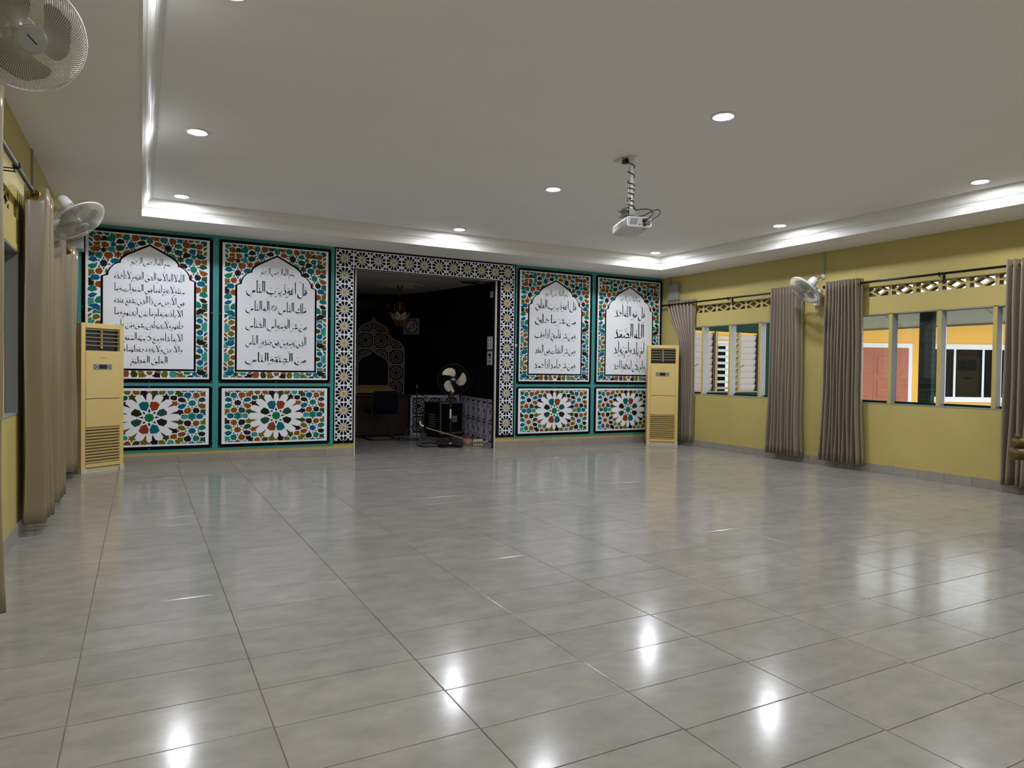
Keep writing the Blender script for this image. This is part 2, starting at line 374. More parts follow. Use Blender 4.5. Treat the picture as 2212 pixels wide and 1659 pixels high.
# ------------------------------------------------------------------ calligraphy: broad-nib strokes, joined letters
GL = {}
def gl(k, **forms):
    GL[k] = forms
BOWL = [(-.04,-.08),(-.14,-.25),(-.30,-.31),(-.46,-.22),(-.53,-.02),(-.5,.14)]
def sh(l, dx, dy=0): return [(x+dx, y+dy) for x, y in l]
gl('alif', I=(.17, [[(-.13,.96),(-.08,1.04),(-.07,.5),(-.05,0)]]), F=(.2, [[(0,0),(-.07,.01),(-.11,.1)],[(-.15,1.02),(-.1,1.04),(-.1,.4),(-.09,.02)]]))
gl('tooth', N=(.2, [[(0,.24),(-.03,.08),(-.08,.01),(-.2,0)]]), M=(.22, [[(0,0),(-.07,.02),(-.1,.2)],[(-.1,.2),(-.12,.04),(-.22,0)]]))
gl('beh', I=(.8, [[(-.02,.24),(-.03,.08),(-.14,-.02),(-.4,-.05),(-.66,-.02),(-.76,.08),(-.77,.22)]]), F=(.76, [[(0,0),(-.2,-.03),(-.45,-.05),(-.64,-.02),(-.73,.08),(-.74,.22)]]))
gl('noon', I=(.56, [[(-.02,.2)]+BOWL]), F=(.56, [[(0,0),(-.03,.05)]+BOWL]))
YB = [(-.1,.2),(-.19,.2),(-.2,.1),(-.1,.0),(-.1,-.16),(-.26,-.29),(-.46,-.26),(-.58,-.08),(-.58,.08)]
gl('yeh', I=(.62, [YB]), F=(.62, [[(0,0),(-.06,.06)]+YB[1:]]))
gl('jeem', N=(.46, [[(-.36,.27),(-.28,.36),(-.16,.33),(-.02,.24)],[(-.02,.24),(-.14,.1),(-.28,.02),(-.46,0)]]), M=(.46, [[(0,0),(-.16,.08)],[(-.36,.27),(-.28,.36),(-.16,.33),(-.02,.24)],[(-.02,.24),(-.14,.1),(-.28,.02),(-.46,0)]]),
   F=(.5, [[(0,0),(-.16,.08)],[(-.36,.27),(-.28,.36),(-.16,.33),(-.02,.24)],[(-.02,.24),(-.26,.1),(-.4,-.1),(-.36,-.34),(-.16,-.42),(.06,-.34)]]))
GL['jeem']['I'] = (.5, GL['jeem']['F'][1][1:])
gl('dal', I=(.34, [[(-.16,.42),(-.06,.2),(-.04,.05),(-.14,-.01),(-.34,-.02)]]), F=(.36, [[(0,0),(-.1,.01)],[(-.2,.44),(-.1,.2),(-.08,.04),(-.18,-.03),(-.38,-.06)]]))
gl('reh', I=(.3, [[(-.03,.22),(-.03,.05),(-.1,-.12),(-.22,-.25),(-.4,-.34)]]), F=(.3, [[(0,0),(-.05,.03)],[(-.05,.1),(-.06,0),(-.14,-.14),(-.26,-.26),(-.44,-.34)]]))
TE = [(-.02,.2),(-.04,.05),(-.11,.03),(-.13,.17),(-.15,.04),(-.22,.03),(-.24,.17),(-.26,.03)]
gl('seen', N=(.44, [TE+[(-.44,0)]]), M=(.48, [[(0,0),(-.05,.03)]+sh(TE, -.04)+[(-.48,0)]]), I=(.8, [TE+sh(BOWL, -.25)]), F=(.84, [[(0,0),(-.05,.03)]+sh(TE, -.04)+sh(BOWL, -.29)]))
SL = [(-.4,.03),(-.3,.2),(-.16,.3),(-.03,.2),(-.05,.06),(-.2,.0),(-.4,.02)]
gl('sad', N=(.6, [SL, [(-.4,.02),(-.43,.15),(-.47,.02),(-.6,0)]]), M=(.62, [[(0,0),(-.06,.03)], SL, [(-.4,.02),(-.43,.15),(-.47,.02),(-.62,0)]]), I=(.95, [SL, [(-.4,.02),(-.43,.15)]+sh(BOWL, -.41)]), F=(.95, [[(0,0),(-.06,.03)], SL, [(-.4,.02),(-.43,.15)]+sh(BOWL, -.41)]))
for f in 'NMIF':
    GL.setdefault('tah', {})[f] = (.54, ([[(0,0),(-.06,.03)]] if f in 'MF' else [])+[SL, [(-.4,.02),(-.54,0)], [(-.42,.95),(-.38,1.0),(-.37,.5),(-.37,.04)]])
gl('ain', N=(.36, [[(-.1,.4),(-.22,.4),(-.27,.28),(-.18,.2)],[(-.06,.22),(-.2,.18),(-.24,.06),(-.1,.02)],[(-.12,.02),(-.36,0)]]), M=(.36, [[(0,0),(-.12,.06),(-.24,.22),(-.08,.25),(-.18,.06),(-.36,0)]]),
   F=(.42, [[(0,0),(-.12,.06),(-.24,.22),(-.08,.25),(-.22,.06),(-.32,-.12),(-.28,-.34),(-.08,-.4),(.1,-.32)]]), I=(.42, [[(-.1,.4),(-.24,.4),(-.28,.26),(-.18,.2)],[(-.06,.22),(-.26,.12),(-.34,-.1),(-.3,-.32),(-.1,-.4),(.08,-.34)]]))
LP = [(-.12,.1),(-.2,.18),(-.16,.29),(-.05,.28),(-.03,.17),(-.1,.1)]
gl('feh', N=(.3, [LP, [(-.03,.18),(-.05,.05),(-.3,0)]]), M=(.3, [[(0,0),(-.1,.08)], LP, [(-.1,.09),(-.16,.02),(-.3,0)]]), I=(.86, [LP, [(-.03,.18),(-.08,.0),(-.35,-.05),(-.68,-.02),(-.8,.1),(-.8,.22)]]), F=(.86, [[(0,0),(-.1,.08)], LP, [(-.12,.09),(-.2,-.02),(-.45,-.05),(-.7,-.02),(-.8,.1),(-.8,.22)]]))
gl('qaf', N=GL['feh']['N'], M=GL['feh']['M'], I=(.58, [LP, [(-.03,.18)]+BOWL]), F=(.58, [[(0,0),(-.1,.08)], LP, [(-.03,.16)]+BOWL]))
KT = [(-.02,1.02),(-.2,.86),(-.4,.62)]
gl('kaf', N=(.34, [KT, [(-.4,.62),(-.2,.46),(-.06,.26),(-.06,.04),(-.34,0)]]), M=(.36, [[(0,0),(-.08,.02)], KT, [(-.4,.62),(-.2,.46),(-.08,.26),(-.08,.04),(-.36,0)]]), I=(.62, [[(-.06,1.04),(-.04,.4),(-.06,.04),(-.25,-.05),(-.5,-.02),(-.6,.1)],[(-.3,.42),(-.22,.36),(-.32,.3),(-.24,.22)]]))
GL['kaf']['F'] = (.62, [[(0,0),(-.06,.02)]]+GL['kaf']['I'][1])
gl('lam', N=(.2, [[(-.08,.98),(-.03,1.04),(-.03,.4),(-.04,.06),(-.2,0)]]), M=(.22, [[(0,0),(-.08,.03)],[(-.14,.98),(-.09,1.04),(-.09,.4),(-.1,.03),(-.22,0)]]), I=(.56, [[(-.08,.98),(-.03,1.04),(-.03,.3)]+BOWL]), F=(.58, [[(0,0),(-.06,.02)],[(-.1,.98),(-.05,1.04),(-.05,.3)]+sh(BOWL, -.02)]))
ML = [(-.02,.06),(-.05,.19),(-.15,.2),(-.18,.08),(-.08,.01)]
gl('meem', N=(.3, [ML, [(-.04,.03),(-.3,0)]]), M=(.3, [[(0,0),(-.04,.03)], ML, [(-.12,.02),(-.3,0)]]), I=(.3, [ML, [(-.14,.02),(-.24,-.06),(-.28,-.3),(-.27,-.5)]]))
GL['meem']['F'] = (.3, [[(0,0),(-.04,.03)]]+GL['meem']['I'][1])
gl('heh', N=(.36, [[(-.1,.36),(-.2,.28),(-.28,.1),(-.16,.02),(-.05,.12),(-.14,.24),(-.2,.12),(-.12,.02)],[(-.14,.02),(-.36,0)]]), M=(.3, [[(0,0),(-.08,.03),(-.16,.2),(-.06,.24),(-.1,.02)],[(-.1,.02),(-.2,-.16),(-.08,-.16),(-.14,0),(-.3,0)]]),
   I=(.26, [[(-.14,.34),(-.04,.16),(-.1,.01),(-.22,.06),(-.2,.2),(-.12,.3)]]), F=(.24, [[(0,0),(-.06,.05),(-.1,.36)],[(-.1,.34),(-.22,.2),(-.2,.06),(-.08,.03)]]))
gl('waw', I=(.3, [LP, [(-.03,.17),(-.04,.0),(-.14,-.18),(-.26,-.27),(-.42,-.32)]]), F=(.3, [[(0,0),(-.08,.08)], LP, [(-.03,.15),(-.05,-.02),(-.15,-.18),(-.27,-.27),(-.43,-.32)]]))
gl('hamza', I=(.2, [[(-.06,.3),(-.16,.28),(-.16,.2),(-.06,.18)],[(-.02,.1),(-.2,.14)]]))
gl('lamalif', I=(.46, [[(-.46,1.02),(-.38,.9),(-.12,.14),(-.06,.02)],[(-.02,1.02),(-.06,.7),(-.3,.12),(-.26,.01),(-.06,.02)]]), F=(.42, [[(0,0),(-.1,.01),(-.34,.1)],[(-.42,1.02),(-.34,.9),(-.14,.3),(-.12,.03)],[(-.06,1.02),(-.1,.72),(-.34,.1)]]))
A_ = lambda *d: list(d)
CH = {'ا':('alif',0,[]),'أ':('alif',0,['h1.12']),'إ':('alif',0,['h-.3']),'آ':('alif',0,['s1.14']),'ء':('hamza',0,[]),'ؤ':('waw',0,['h.4']),'ب':('beh',1,['d-1']),'ت':('beh',1,['d2']),'ث':('beh',1,['d3']),'ن':('noon',1,['d1']),'ي':('yeh',1,['d-2']),'ى':('yeh',1,[]),'ئ':('yeh',1,['h.4']),
 'ج':('jeem',1,['d-1']),'ح':('jeem',1,[]),'خ':('jeem',1,['d1']),'د':('dal',0,[]),'ذ':('dal',0,['d1']),'ر':('reh',0,[]),'ز':('reh',0,['d1']),'س':('seen',1,[]),'ش':('seen',1,['d3']),'ص':('sad',1,[]),'ض':('sad',1,['d1']),'ط':('tah',1,[]),'ظ':('tah',1,['d1']),'ع':('ain',1,[]),'غ':('ain',1,['d1']),'ف':('feh',1,['d1']),'ق':('qaf',1,['d2']),'ك':('kaf',1,[]),'ل':('lam',1,[]),'م':('meem',1,[]),'ه':('heh',1,[]),'ة':('heh',0,['d2']),'و':('waw',0,[])}
MARKS = 'ًٌٍَُِّْٰٖٗٓ'
def ribbon(mb, pts, nw, ang, tr, taper=True):
    P = smooth([(x, y, 0) for x, y in pts], 5); n = len(P); nv = Vector((math.cos(ang), math.sin(ang), 0))
    vs = []
    for i, p in enumerate(P):
        t = i/(n-1); k = 1 if not taper else min(1, .45+t*6)*min(1, .35+(1-t)*3.2)
        for s in (-1, 1): vs.append(tr(p+nv*(s*nw*k/2)))
    mb.add(vs, [(2*i, 2*i+1, 2*i+3, 2*i+2) for i in range(n-1)])
def layout(text):
    """returns strokes [(points, width)] and dots [(x, y, r)] of one written line, right to left"""
    st, dots = [], []; x = 0.0; words = text.split(' ')
    for wd in words:
        L_ = []
        for ch in wd:
            if ch in MARKS and L_: L_[-1][1].append(ch)
            elif ch in CH or ch == '*': L_.append([ch, []])
        i = 0; prevj = False
        while i < len(L_):
            ch, mk = L_[i]
            if ch == '*':
                for a in range(16):
                    c_, s_ = math.cos(a*PI/8), math.sin(a*PI/8)
                    st.append(([(x-.32+.12*c_, .35+.12*s_), (x-.32+.3*c_, .35+.3*s_)], .035)); 
                    st.append(([(x-.32+.3*math.cos(a*PI/8+t), .35+.3*math.sin(a*PI/8+t)) for t in (0, .2, .4)], .03))
                x -= .7; i += 1; prevj = False; continue
            base, dual, deco = CH[ch]; nxt = i+1 < len(L_)
            if ch == 'ل' and nxt and L_[i+1][0] in 'اأإآ':
                base, dual, deco = 'lamalif', 0, [d for d in CH[L_[i+1][0]][2]]; mk = mk+L_[i+1][1]; i += 1; nxt = i+1 < len(L_)
            joined = dual and nxt and L_[i+1][0] != 'ء'
            form = ('M' if prevj else 'N') if joined else ('F' if prevj else 'I')
            if base in ('beh', 'noon', 'yeh') and form in 'NM': b2 = 'tooth'
            else: b2 = base
            g = GL[b2]; wd_, strokes = g.get(form) or g['I']
            for s in strokes: st.append(([(x+px, py) for px, py in s], .088))
            cx_ = x-wd_*(.5 if form in 'IF' else .45); tall = base in ('alif', 'lam', 'lamalif', 'kaf', 'tah')
            top = 1.12 if tall else .44; low = -.14 if form in 'NM' else {'noon': -.42, 'yeh': -.42, 'jeem': -.55, 'ain': -.52, 'seen': -.42, 'sad': -.42, 'lam': -.42, 'qaf': -.42, 'reh': -.4, 'waw': -.4, 'meem': -.6}.get(base, -.16)
            for d in deco:
                if d[0] == 'h':
                    yy = float(d[1:]); st.append((sh([(-.02,.08),(-.1,.06),(-.08,0),(0,-.02),(-.12,-.04)], x-wd_*.4, yy), .04)); top += .12 if yy > 0 else 0
                elif d[0] == 's': st.append((sh([(.08,0),(0,.05),(-.08,0)], cx_, 1.14), .04))
                else:
                    k = int(d[1:]); dn = k < 0; k = abs(k)
                    if form in 'NM': dx0 = x-.1 if b2 == 'tooth' else cx_
                    else: dx0 = cx_
                    if dn: dy = -.15 if form in 'NM' or base == 'beh' else (-.08 if base == 'jeem' else -.48)
                    else: dy = {'noon': .04 if form in 'IF' else .36, 'feh': .44, 'qaf': .44, 'tah': .42, 'dal': .56, 'jeem': .5, 'ain': .55, 'heh': .52}.get(base, .38)
                    if base == 'beh' and form in 'IF' and not dn: dy = .2
                    pos = {1: [(0, 0)], 2: [(-.06, 0), (.06, .0)], 3: [(-.06, 0), (.06, 0), (0, .1)]}[k]
                    for a, b in pos: dots.append((dx0+a, dy+b, .068))
                    if not dn and not tall: top = max(top, dy+.16)
                    elif dn: low = min(low, dy-.14)
            up = top
            for c_ in mk:
                if c_ == 'ّ': st.append((sh([(.09,.07),(.05,0),(.01,.06),(-.03,0),(-.08,.08)], cx_, up), .03)); up += .14
            for c_ in mk:
                if c_ == 'َ': st.append((sh([(.1,.05),(-.12,-.03)], cx_, up+.05), .04)); up += .1
                elif c_ == 'ً': st += [(sh([(.1,.05),(-.1,-.03)], cx_, up+o), .035) for o in (.03, .11)]; up += .16
                elif c_ == 'ُ' or c_ == 'ٗ': st.append((sh([(-.02,.06),(.05,.1),(.06,.04),(0,.03),(.05,-.02),(-.06,-.09)], cx_, up+.06), .035)); up += .14
                elif c_ == 'ٌ': st += [(sh([(-.02,.06),(.05,.1),(.06,.04),(0,.03),(.05,-.02),(-.06,-.09)], cx_+o, up+.06), .035) for o in (-.06, .06)]; up += .14
                elif c_ == 'ْ': st.append((sh([(.05*math.cos(t), .05*math.sin(t)) for t in (0,1.05,2.1,3.14,4.2,5.25,6.28)], cx_, up+.06), .03)); up += .12
                elif c_ == 'ٰ': st.append((sh([(0,.1),(.01,-.08)], cx_, up+.1), .04)); up += .2
                elif c_ == 'ِ': st.append((sh([(.1,.05),(-.12,-.03)], cx_, low-.02), .04))
                elif c_ == 'ٍ': st += [(sh([(.1,.05),(-.1,-.03)], cx_, low-o), .035) for o in (.0, .08)]
                elif c_ == 'ٖ': st.append((sh([(0,.08),(.01,-.08)], cx_, low-.06), .04))
            x -= wd_; prevj = bool(joined)
            if not joined: x -= .025
            i += 1
        x -= .07
    return st, dots
def write_line(mb, text, u0, u1, v0, v1, place):
    st, dots = layout(text)
    xs = [p[0] for s, _ in st for p in s]; ys = [p[1] for s, _ in st for p in s]
    X0, X1, Y0, Y1 = min(xs)-.03, max(xs)+.03, max(min(ys), -.42), min(max(ys), 1.17)
    kx, ky = (u1-u0)/(X1-X0), (v1-v0)/(Y1-Y0); kx = min(kx, ky*2.4)
    um = (u0+u1)/2; xm = (X0+X1)/2
    tr = lambda p: place(um+(p[0]-xm)*kx, v0+(p[1]-Y0)*ky)
    for s, wdt in st: ribbon(mb, s, wdt*(1.5 if wdt > .08 else 1.35), math.radians(52), tr, len(s) > 2)
    for x, y, r in dots: mb.poly([tr((x+a*r, y+b*r)) for a, b in ((1, .35), (.2, 1.1), (-1, -.35), (-.2, -1.1))])
BISM = 'بِسْمِ اللّٰهِ الرَّحْمٰنِ الرَّحِيْمِ'
TEXTS = [
 [BISM, 'اَللّٰهُ لَا اِلٰهَ اِلَّا هُوَ الْحَىُّ الْقَيُّوْمُ لَا تَاْخُذُهٗ', 'سِنَةٌ وَّلَا نَوْمٌ لَهٗ مَا فِى السَّمٰوَاتِ وَمَا', 'فِى الْاَرْضِ مَنْ ذَا الَّذِىْ يَشْفَعُ عِنْدَهٗ', 'اِلَّا بِاِذْنِهٖ يَعْلَمُ مَا بَيْنَ اَيْدِيْهِمْ وَمَا', 'خَلْفَهُمْ وَلَا يُحِيْطُوْنَ بِشَىْءٍ مِّنْ عِلْمِهٖ', 'اِلَّا بِمَا شَاءَ وَسِعَ كُرْسِيُّهُ السَّمٰوَاتِ', 'وَالْاَرْضَ وَلَا يَؤُدُهٗ حِفْظُهُمَا وَهُوَ', 'الْعَلِىُّ الْعَظِيْمُ'],
 [BISM, 'قُلْ اَعُوْذُ بِرَبِّ النَّاسِ', 'مَلِكِ النَّاسِ * اِلٰهِ النَّاسِ', 'مِنْ شَرِّ الْوَسْوَاسِ الْخَنَّاسِ', 'الَّذِىْ يُوَسْوِسُ فِىْ صُدُوْرِ النَّاسِ', 'مِنَ الْجِنَّةِ وَالنَّاسِ'],
 [BISM, 'قُلْ اَعُوْذُ بِرَبِّ الْفَلَقِ', 'مِنْ شَرِّ مَا خَلَقَ', 'وَمِنْ شَرِّ غَاسِقٍ اِذَا وَقَبَ', 'وَمِنْ شَرِّ النَّفّٰثَاتِ فِى الْعُقَدِ', 'وَمِنْ شَرِّ حَاسِدٍ اِذَا حَسَدَ'],
 [BISM, 'قُلْ هُوَ اللّٰهُ أَحَدٌ', 'اَللّٰهُ الصَّمَدُ', 'لَمْ يَلِدْ وَلَمْ يُوْلَدْ', 'وَلَمْ يَكُنْ لَّهٗ كُفُوًا اَحَدٌ']]
TBOX = {1: [(-202, 224, 2359, 2475), (-369, 379, 2171, 2302), (-368, 380, 2029, 2156), (-368, 374, 1890, 2018), (-368, 364, 1751, 1874), (-356, 368, 1606, 1731), (-356, 363, 1453, 1584), (-356, 353, 1328, 1436), (-199, 193, 1186, 1305)], 2: [(-204, 220, 2352, 2470), (-376, 377, 2080, 2304), (-383, 370, 1862, 2044), (-382, 376, 1646, 1819), (-381, 372, 1430, 1602), (-385, 374, 1212, 1384)], 3: [(-202, 225, 2358, 2472), (-375, 383, 2124, 2318), (-381, 382, 1902, 2088), (-383, 376, 1664, 1848), (-377, 376, 1426, 1612), (-384, 380, 1189, 1375)], 4: [(-201, 227, 2358, 2475), (-312, 322, 2071, 2310), (-323, 323, 1756, 2028), (-328, 326, 1438, 1711), (-322, 332, 1187, 1398)]}
UP='''TG -618,2719 -570,2722 -544,2696 -579,2689 -579,2651 -618,2678;GA -551,2722 -500,2726 -480,2699 -523,2695;BO -483,2721 -416,2723 -416,2695 -450,2694;BV -618,2661 -584,2632 -584,2605 -618,2631;TY -618,2604 -584,2580 -584,2553 -617,2552;OO -570,2680 -516,2685 -493,2657 -503,2626 -542,2616 -569,2636;KG -497,2679 -452,2681 -431,2660 -454,2631 -493,2627 -493,2648 -482,2658;YO -569,2606 -542,2602 -527,2612 -508,2612 -507,2589 -543,2563 -569,2579;TO -401,2723 -379,2721 -352,2691 -353,2647 -376,2623 -451,2633 -424,2665 -439,2682 -406,2688;OG -619,2536 -579,2542 -567,2566 -543,2554 -514,2580 -501,2526 -528,2500 -583,2501;OB -368,2719 -277,2721 -297,2701 -281,2679 -314,2683 -342,2666 -344,2698;TO -281,2697 -259,2720 -216,2722 -202,2689 -222,2650 -268,2657;OT -180,2719 -129,2725 -102,2698 -115,2667 -166,2648 -186,2684;GO -116,2718 -8,2719 -13,2702 -37,2695 -40,2676 -66,2680 -98,2671 -88,2697;KT -342,2632 -314,2667 -268,2650 -257,2621 -302,2606 -342,2616;KO -131,2626 -109,2654 -66,2668 -42,2650 -44,2618 -91,2606;BY -373,2635 -383,2611 -406,2612 -392,2593 -406,2571 -383,2576 -373,2554 -364,2578 -340,2577 -354,2596 -340,2618 -364,2613;OB -490,2611 -445,2613 -417,2586 -434,2559 -464,2550 -490,2561;KT -472,2562 -481,2538 -505,2539 -490,2520 -504,2499 -481,2504 -472,2482 -463,2506 -439,2504 -454,2523 -439,2545 -463,2539;AK -443,2529 -426,2555 -385,2566 -356,2543 -356,2502 -395,2503;GG -346,2579 -300,2592 -256,2578 -271,2537 -313,2522 -346,2537;OV -327,2528 -339,2498 -369,2499 -351,2475 -368,2448 -338,2454 -326,2425 -314,2456 -284,2455 -302,2479 -284,2506 -314,2500;YA -280,2492 -258,2527 -219,2542 -194,2521 -260,2469;TO -560,2469 -537,2489 -494,2490 -483,2461 -498,2417 -543,2431;OB -458,2491 -399,2496 -375,2468 -388,2435 -438,2413 -466,2451;GO -619,2502 -588,2487 -554,2487 -568,2466 -558,2444 -594,2443 -619,2427;BG -623,2402 -594,2436 -551,2431 -534,2391 -576,2374 -623,2393;TO -625,2338 -576,2358 -536,2345 -553,2310 -593,2293 -625,2316;KT -433,2386 -448,2393 -455,2408 -471,2401 -487,2406 -494,2389 -509,2380 -503,2364 -509,2347 -494,2340 -486,2325 -471,2332 -455,2327 -448,2344 -433,2353 -438,2369;BK -405,2392 -388,2424 -347,2434 -316,2418 -325,2394 -381,2371;OK -557,2269 -540,2300 -499,2312 -480,2277 -497,2241 -533,2239;BK -150,2620 -166,2626 -174,2642 -191,2635 -207,2639 -215,2622 -230,2612 -225,2596 -230,2578 -215,2571 -207,2555 -190,2563 -174,2558 -166,2575 -150,2585 -156,2602;YG -622,2293 -595,2282 -567,2288 -569,2265 -556,2241 -597,2234 -601,2213 -620,2207;BB -588,2230 -533,2229 -507,2202 -526,2171 -588,2166 -601,2197;KY -622,2189 -598,2186 -592,2159 -564,2152 -573,2129 -564,2107 -596,2107 -621,2098;OO -560,2125 -539,2152 -500,2156 -500,2081 -545,2094;TT -627,2071 -598,2104 -553,2096 -536,2054 -587,2032 -627,2044;TR -458,2274 -450,2297 -433,2308 -428,2253 -450,2247;NN -473,2441 -462,2414 -472,2416 -482,2412;NN -536,2406 -510,2402 -517,2394 -520,2384;NN -412,2414 -427,2389 -431,2399 -439,2406;NN -560,2359 -535,2372 -537,2361 -535,2351;NN -531,2314 -517,2340 -512,2330 -505,2323;NN -470,2292 -481,2319 -471,2317 -461,2320;NN -398,2357 -425,2350 -421,2360 -421,2371;NN -194,2675 -182,2649 -193,2650 -203,2646;NN -249,2644 -222,2637 -231,2630 -235,2619;NN -130,2643 -147,2618 -151,2628 -158,2635;NN -275,2595 -249,2607 -251,2596 -249,2585;NN -252,2551 -236,2577 -232,2567 -225,2559;NN -187,2525 -198,2551 -188,2550 -178,2553;NN -114,2601 -141,2589 -138,2600 -140,2611;NN -145,2542 -170,2555 -160,2560 -153,2569;BK -623,1992 -585,2020 -536,2011 -562,1975 -600,1961 -623,1978;AG -626,1961 -597,1952 -565,1961 -574,1926 -558,1903 -600,1894 -625,1869;TT -562,1927 -539,1970 -504,1982 -504,1906 -542,1904;BK -625,1862 -597,1889 -542,1894 -507,1868 -506,1820 -522,1811 -555,1838 -582,1821 -582,1852;GO -625,1840 -590,1842 -590,1816 -625,1793;TA -577,1806 -555,1828 -526,1805 -506,1809 -506,1782 -548,1790 -578,1768;OG -625,1762 -593,1789 -593,1761 -624,1732;YB -577,1751 -548,1776 -519,1767 -504,1741 -535,1715 -576,1713;AA -624,1718 -596,1738 -586,1706 -554,1704 -573,1672 -554,1645 -589,1630 -598,1602 -624,1629;OV -560,1673 -535,1698 -500,1699 -500,1647 -534,1647;YB -579,1631 -531,1632 -505,1602 -524,1574 -550,1564 -579,1586;OG -627,1611 -592,1585 -591,1551 -627,1582;TA -579,1565 -553,1552 -508,1561 -508,1533 -556,1511 -580,1531;GO -627,1560 -591,1535 -591,1506 -626,1505;BK -629,1491 -585,1493 -580,1520 -556,1504 -517,1526 -507,1475 -539,1447 -594,1448;OG -628,1393 -596,1420 -596,1391 -627,1362;YB -580,1381 -551,1406 -522,1396 -507,1369 -538,1344 -579,1343;AA -627,1349 -599,1369 -589,1336 -557,1333 -576,1302 -556,1275 -592,1260 -601,1232 -627,1259;OV -563,1302 -537,1327 -503,1327 -503,1276 -537,1276;YB -582,1260 -534,1261 -508,1231 -527,1203 -553,1193 -582,1215;OG -630,1242 -595,1215 -594,1181 -630,1213;TA -582,1195 -556,1181 -511,1189 -511,1161 -559,1140 -583,1160;GO -630,1191 -594,1165 -594,1136 -629,1136;BK -632,1122 -588,1122 -583,1150 -559,1133 -520,1154 -510,1103 -542,1076 -597,1078;AG -629,1471 -594,1444 -571,1428 -584,1421 -629,1419;TT -559,1428 -507,1443 -507,1416 -546,1408;AG -632,1100 -595,1073 -566,1070 -585,1051 -631,1050;VB -489,1131 -498,1108 -521,1111 -508,1091 -521,1071 -498,1074 -489,1051 -479,1074 -456,1071 -470,1091 -456,1111 -480,1109;AT -457,1113 -369,1117 -369,1082 -422,1080;TT -559,1055 -528,1071 -503,1069 -497,1053;OK -475,1051 -466,1069 -428,1070 -397,1050;MY -394,1067 -356,1074 -353,1101 -324,1091 -283,1105 -302,1071 -283,1051 -378,1050;OA -294,1078 -277,1115 -222,1121 -209,1085 -225,1048 -276,1048;VY -194,1085 -181,1120 -145,1120 -119,1079 -135,1047 -180,1047;YM -109,1045 -106,1080 -122,1107 -83,1093 -54,1111 -50,1080 -21,1063 -57,1046;OO -129,1120 -57,1123 -83,1098;MO -340,1118 -283,1120 -331,1098'''
LOQ='''GOAG -623,885 -595,863 -554,861 -572,838 -564,813 -600,819 -623,806;OGBK -597,882 -518,882 -529,870 -588,870;KTVB -516,873 -500,885 -447,885 -428,873 -466,871 -478,850 -487,871;AKAT -427,882 -360,882 -360,871 -410,871;TOTT -558,836 -536,860 -495,859 -483,824 -501,784 -554,802;OBOK -468,826 -456,860 -406,862 -384,839 -389,809 -441,782;BKKO -410,752 -392,789 -350,803 -321,785 -321,756 -371,740;OBGY -412,713 -370,726 -321,706 -321,675 -349,657 -389,672;GOKK -451,677 -400,665 -381,629 -402,604 -455,604 -467,645;OKOO -501,677 -481,645 -493,607 -539,607 -560,630 -546,666;TOTT -625,710 -585,728 -537,714 -555,676 -598,659 -625,677;BGBK -623,778 -599,804 -556,792 -538,756 -583,742 -623,757;KTOB -430,730 -441,743 -444,758 -461,760 -475,770 -489,761 -507,759 -509,743 -520,731 -509,719 -506,704 -489,701 -475,692 -461,701 -443,703 -441,718;NNNN -476,810 -466,784 -475,787 -485,785;NNNN -417,783 -430,759 -434,768 -442,774;NNNN -391,733 -415,722 -414,733 -416,743;NNNN -417,679 -441,688 -434,695 -429,704;NNNN -476,658 -485,684 -476,681 -466,683;NNNN -534,681 -521,705 -517,695 -509,689;NNNN -561,735 -537,744 -539,734 -538,724;NNNN -533,783 -508,774 -516,768 -520,759;OVMY -348,882 -285,882 -297,865 -285,835 -316,833 -321,801 -346,816 -385,808 -371,837 -381,861 -348,861;YAOA -281,865 -269,883 -202,883 -206,865 -222,836 -255,836;OYVY -187,883 -121,883 -107,859 -126,836 -166,836 -187,867;MVYM -105,882 -43,883 -40,867 -21,853 -42,836 -44,764 -83,834 -114,836 -100,856;GKAO -308,823 -248,823 -234,800 -245,776 -280,763 -307,776;VMYV -194,860 -180,826 -147,822 -166,802 -134,735 -196,782 -227,776 -217,803 -235,820 -206,826;MOOM -307,761 -287,749 -252,756 -262,731 -205,680 -282,705 -307,694 -307,714 -347,731 -310,738;VMYV -324,656 -319,637 -237,606 -326,602 -344,580 -356,603 -388,605 -372,627 -375,649 -347,646;QRRQ -123,720 -87,751 -28,751 -15,704 -41,639 -98,657;KGGK -200,629 -162,668 -113,648 -87,598 -138,573 -200,597;NNNN -86,635 -50,622 -67,600;YGKY -625,660 -602,650 -566,654 -573,630 -562,608 -600,606 -602,586 -615,577 -624,582'''
LOM='''BB -591,598 -537,598 -516,568 -538,537 -590,538 -591,555 -604,567 -593,579;TT -475,623 -459,598 -425,595 -440,567 -427,537 -459,535 -475,509 -491,536 -523,539 -507,568 -523,596 -490,598;AA -438,567 -409,594 -363,595 -352,565 -362,536 -408,537;NN -121,563 -81,577 -74,550'''
ARCH_O=[(-501, 2220), (-443, 2247), (-437, 2271), (-416, 2318), (-381, 2360), (-347, 2386), (-318, 2397), (-312, 2427), (-291, 2461), (-260, 2489), (-194, 2525), (-106, 2575), (-39, 2609), (6, 2631)]
ARCH_I=[(-477, 2217), (-424, 2235), (-419, 2277), (-398, 2319), (-364, 2359), (-325, 2380), (-294, 2387), (-298, 2401), (-292, 2420), (-273, 2444), (-225, 2483), (-150, 2524), (-61, 2574), (-12, 2597), (8, 2608)]

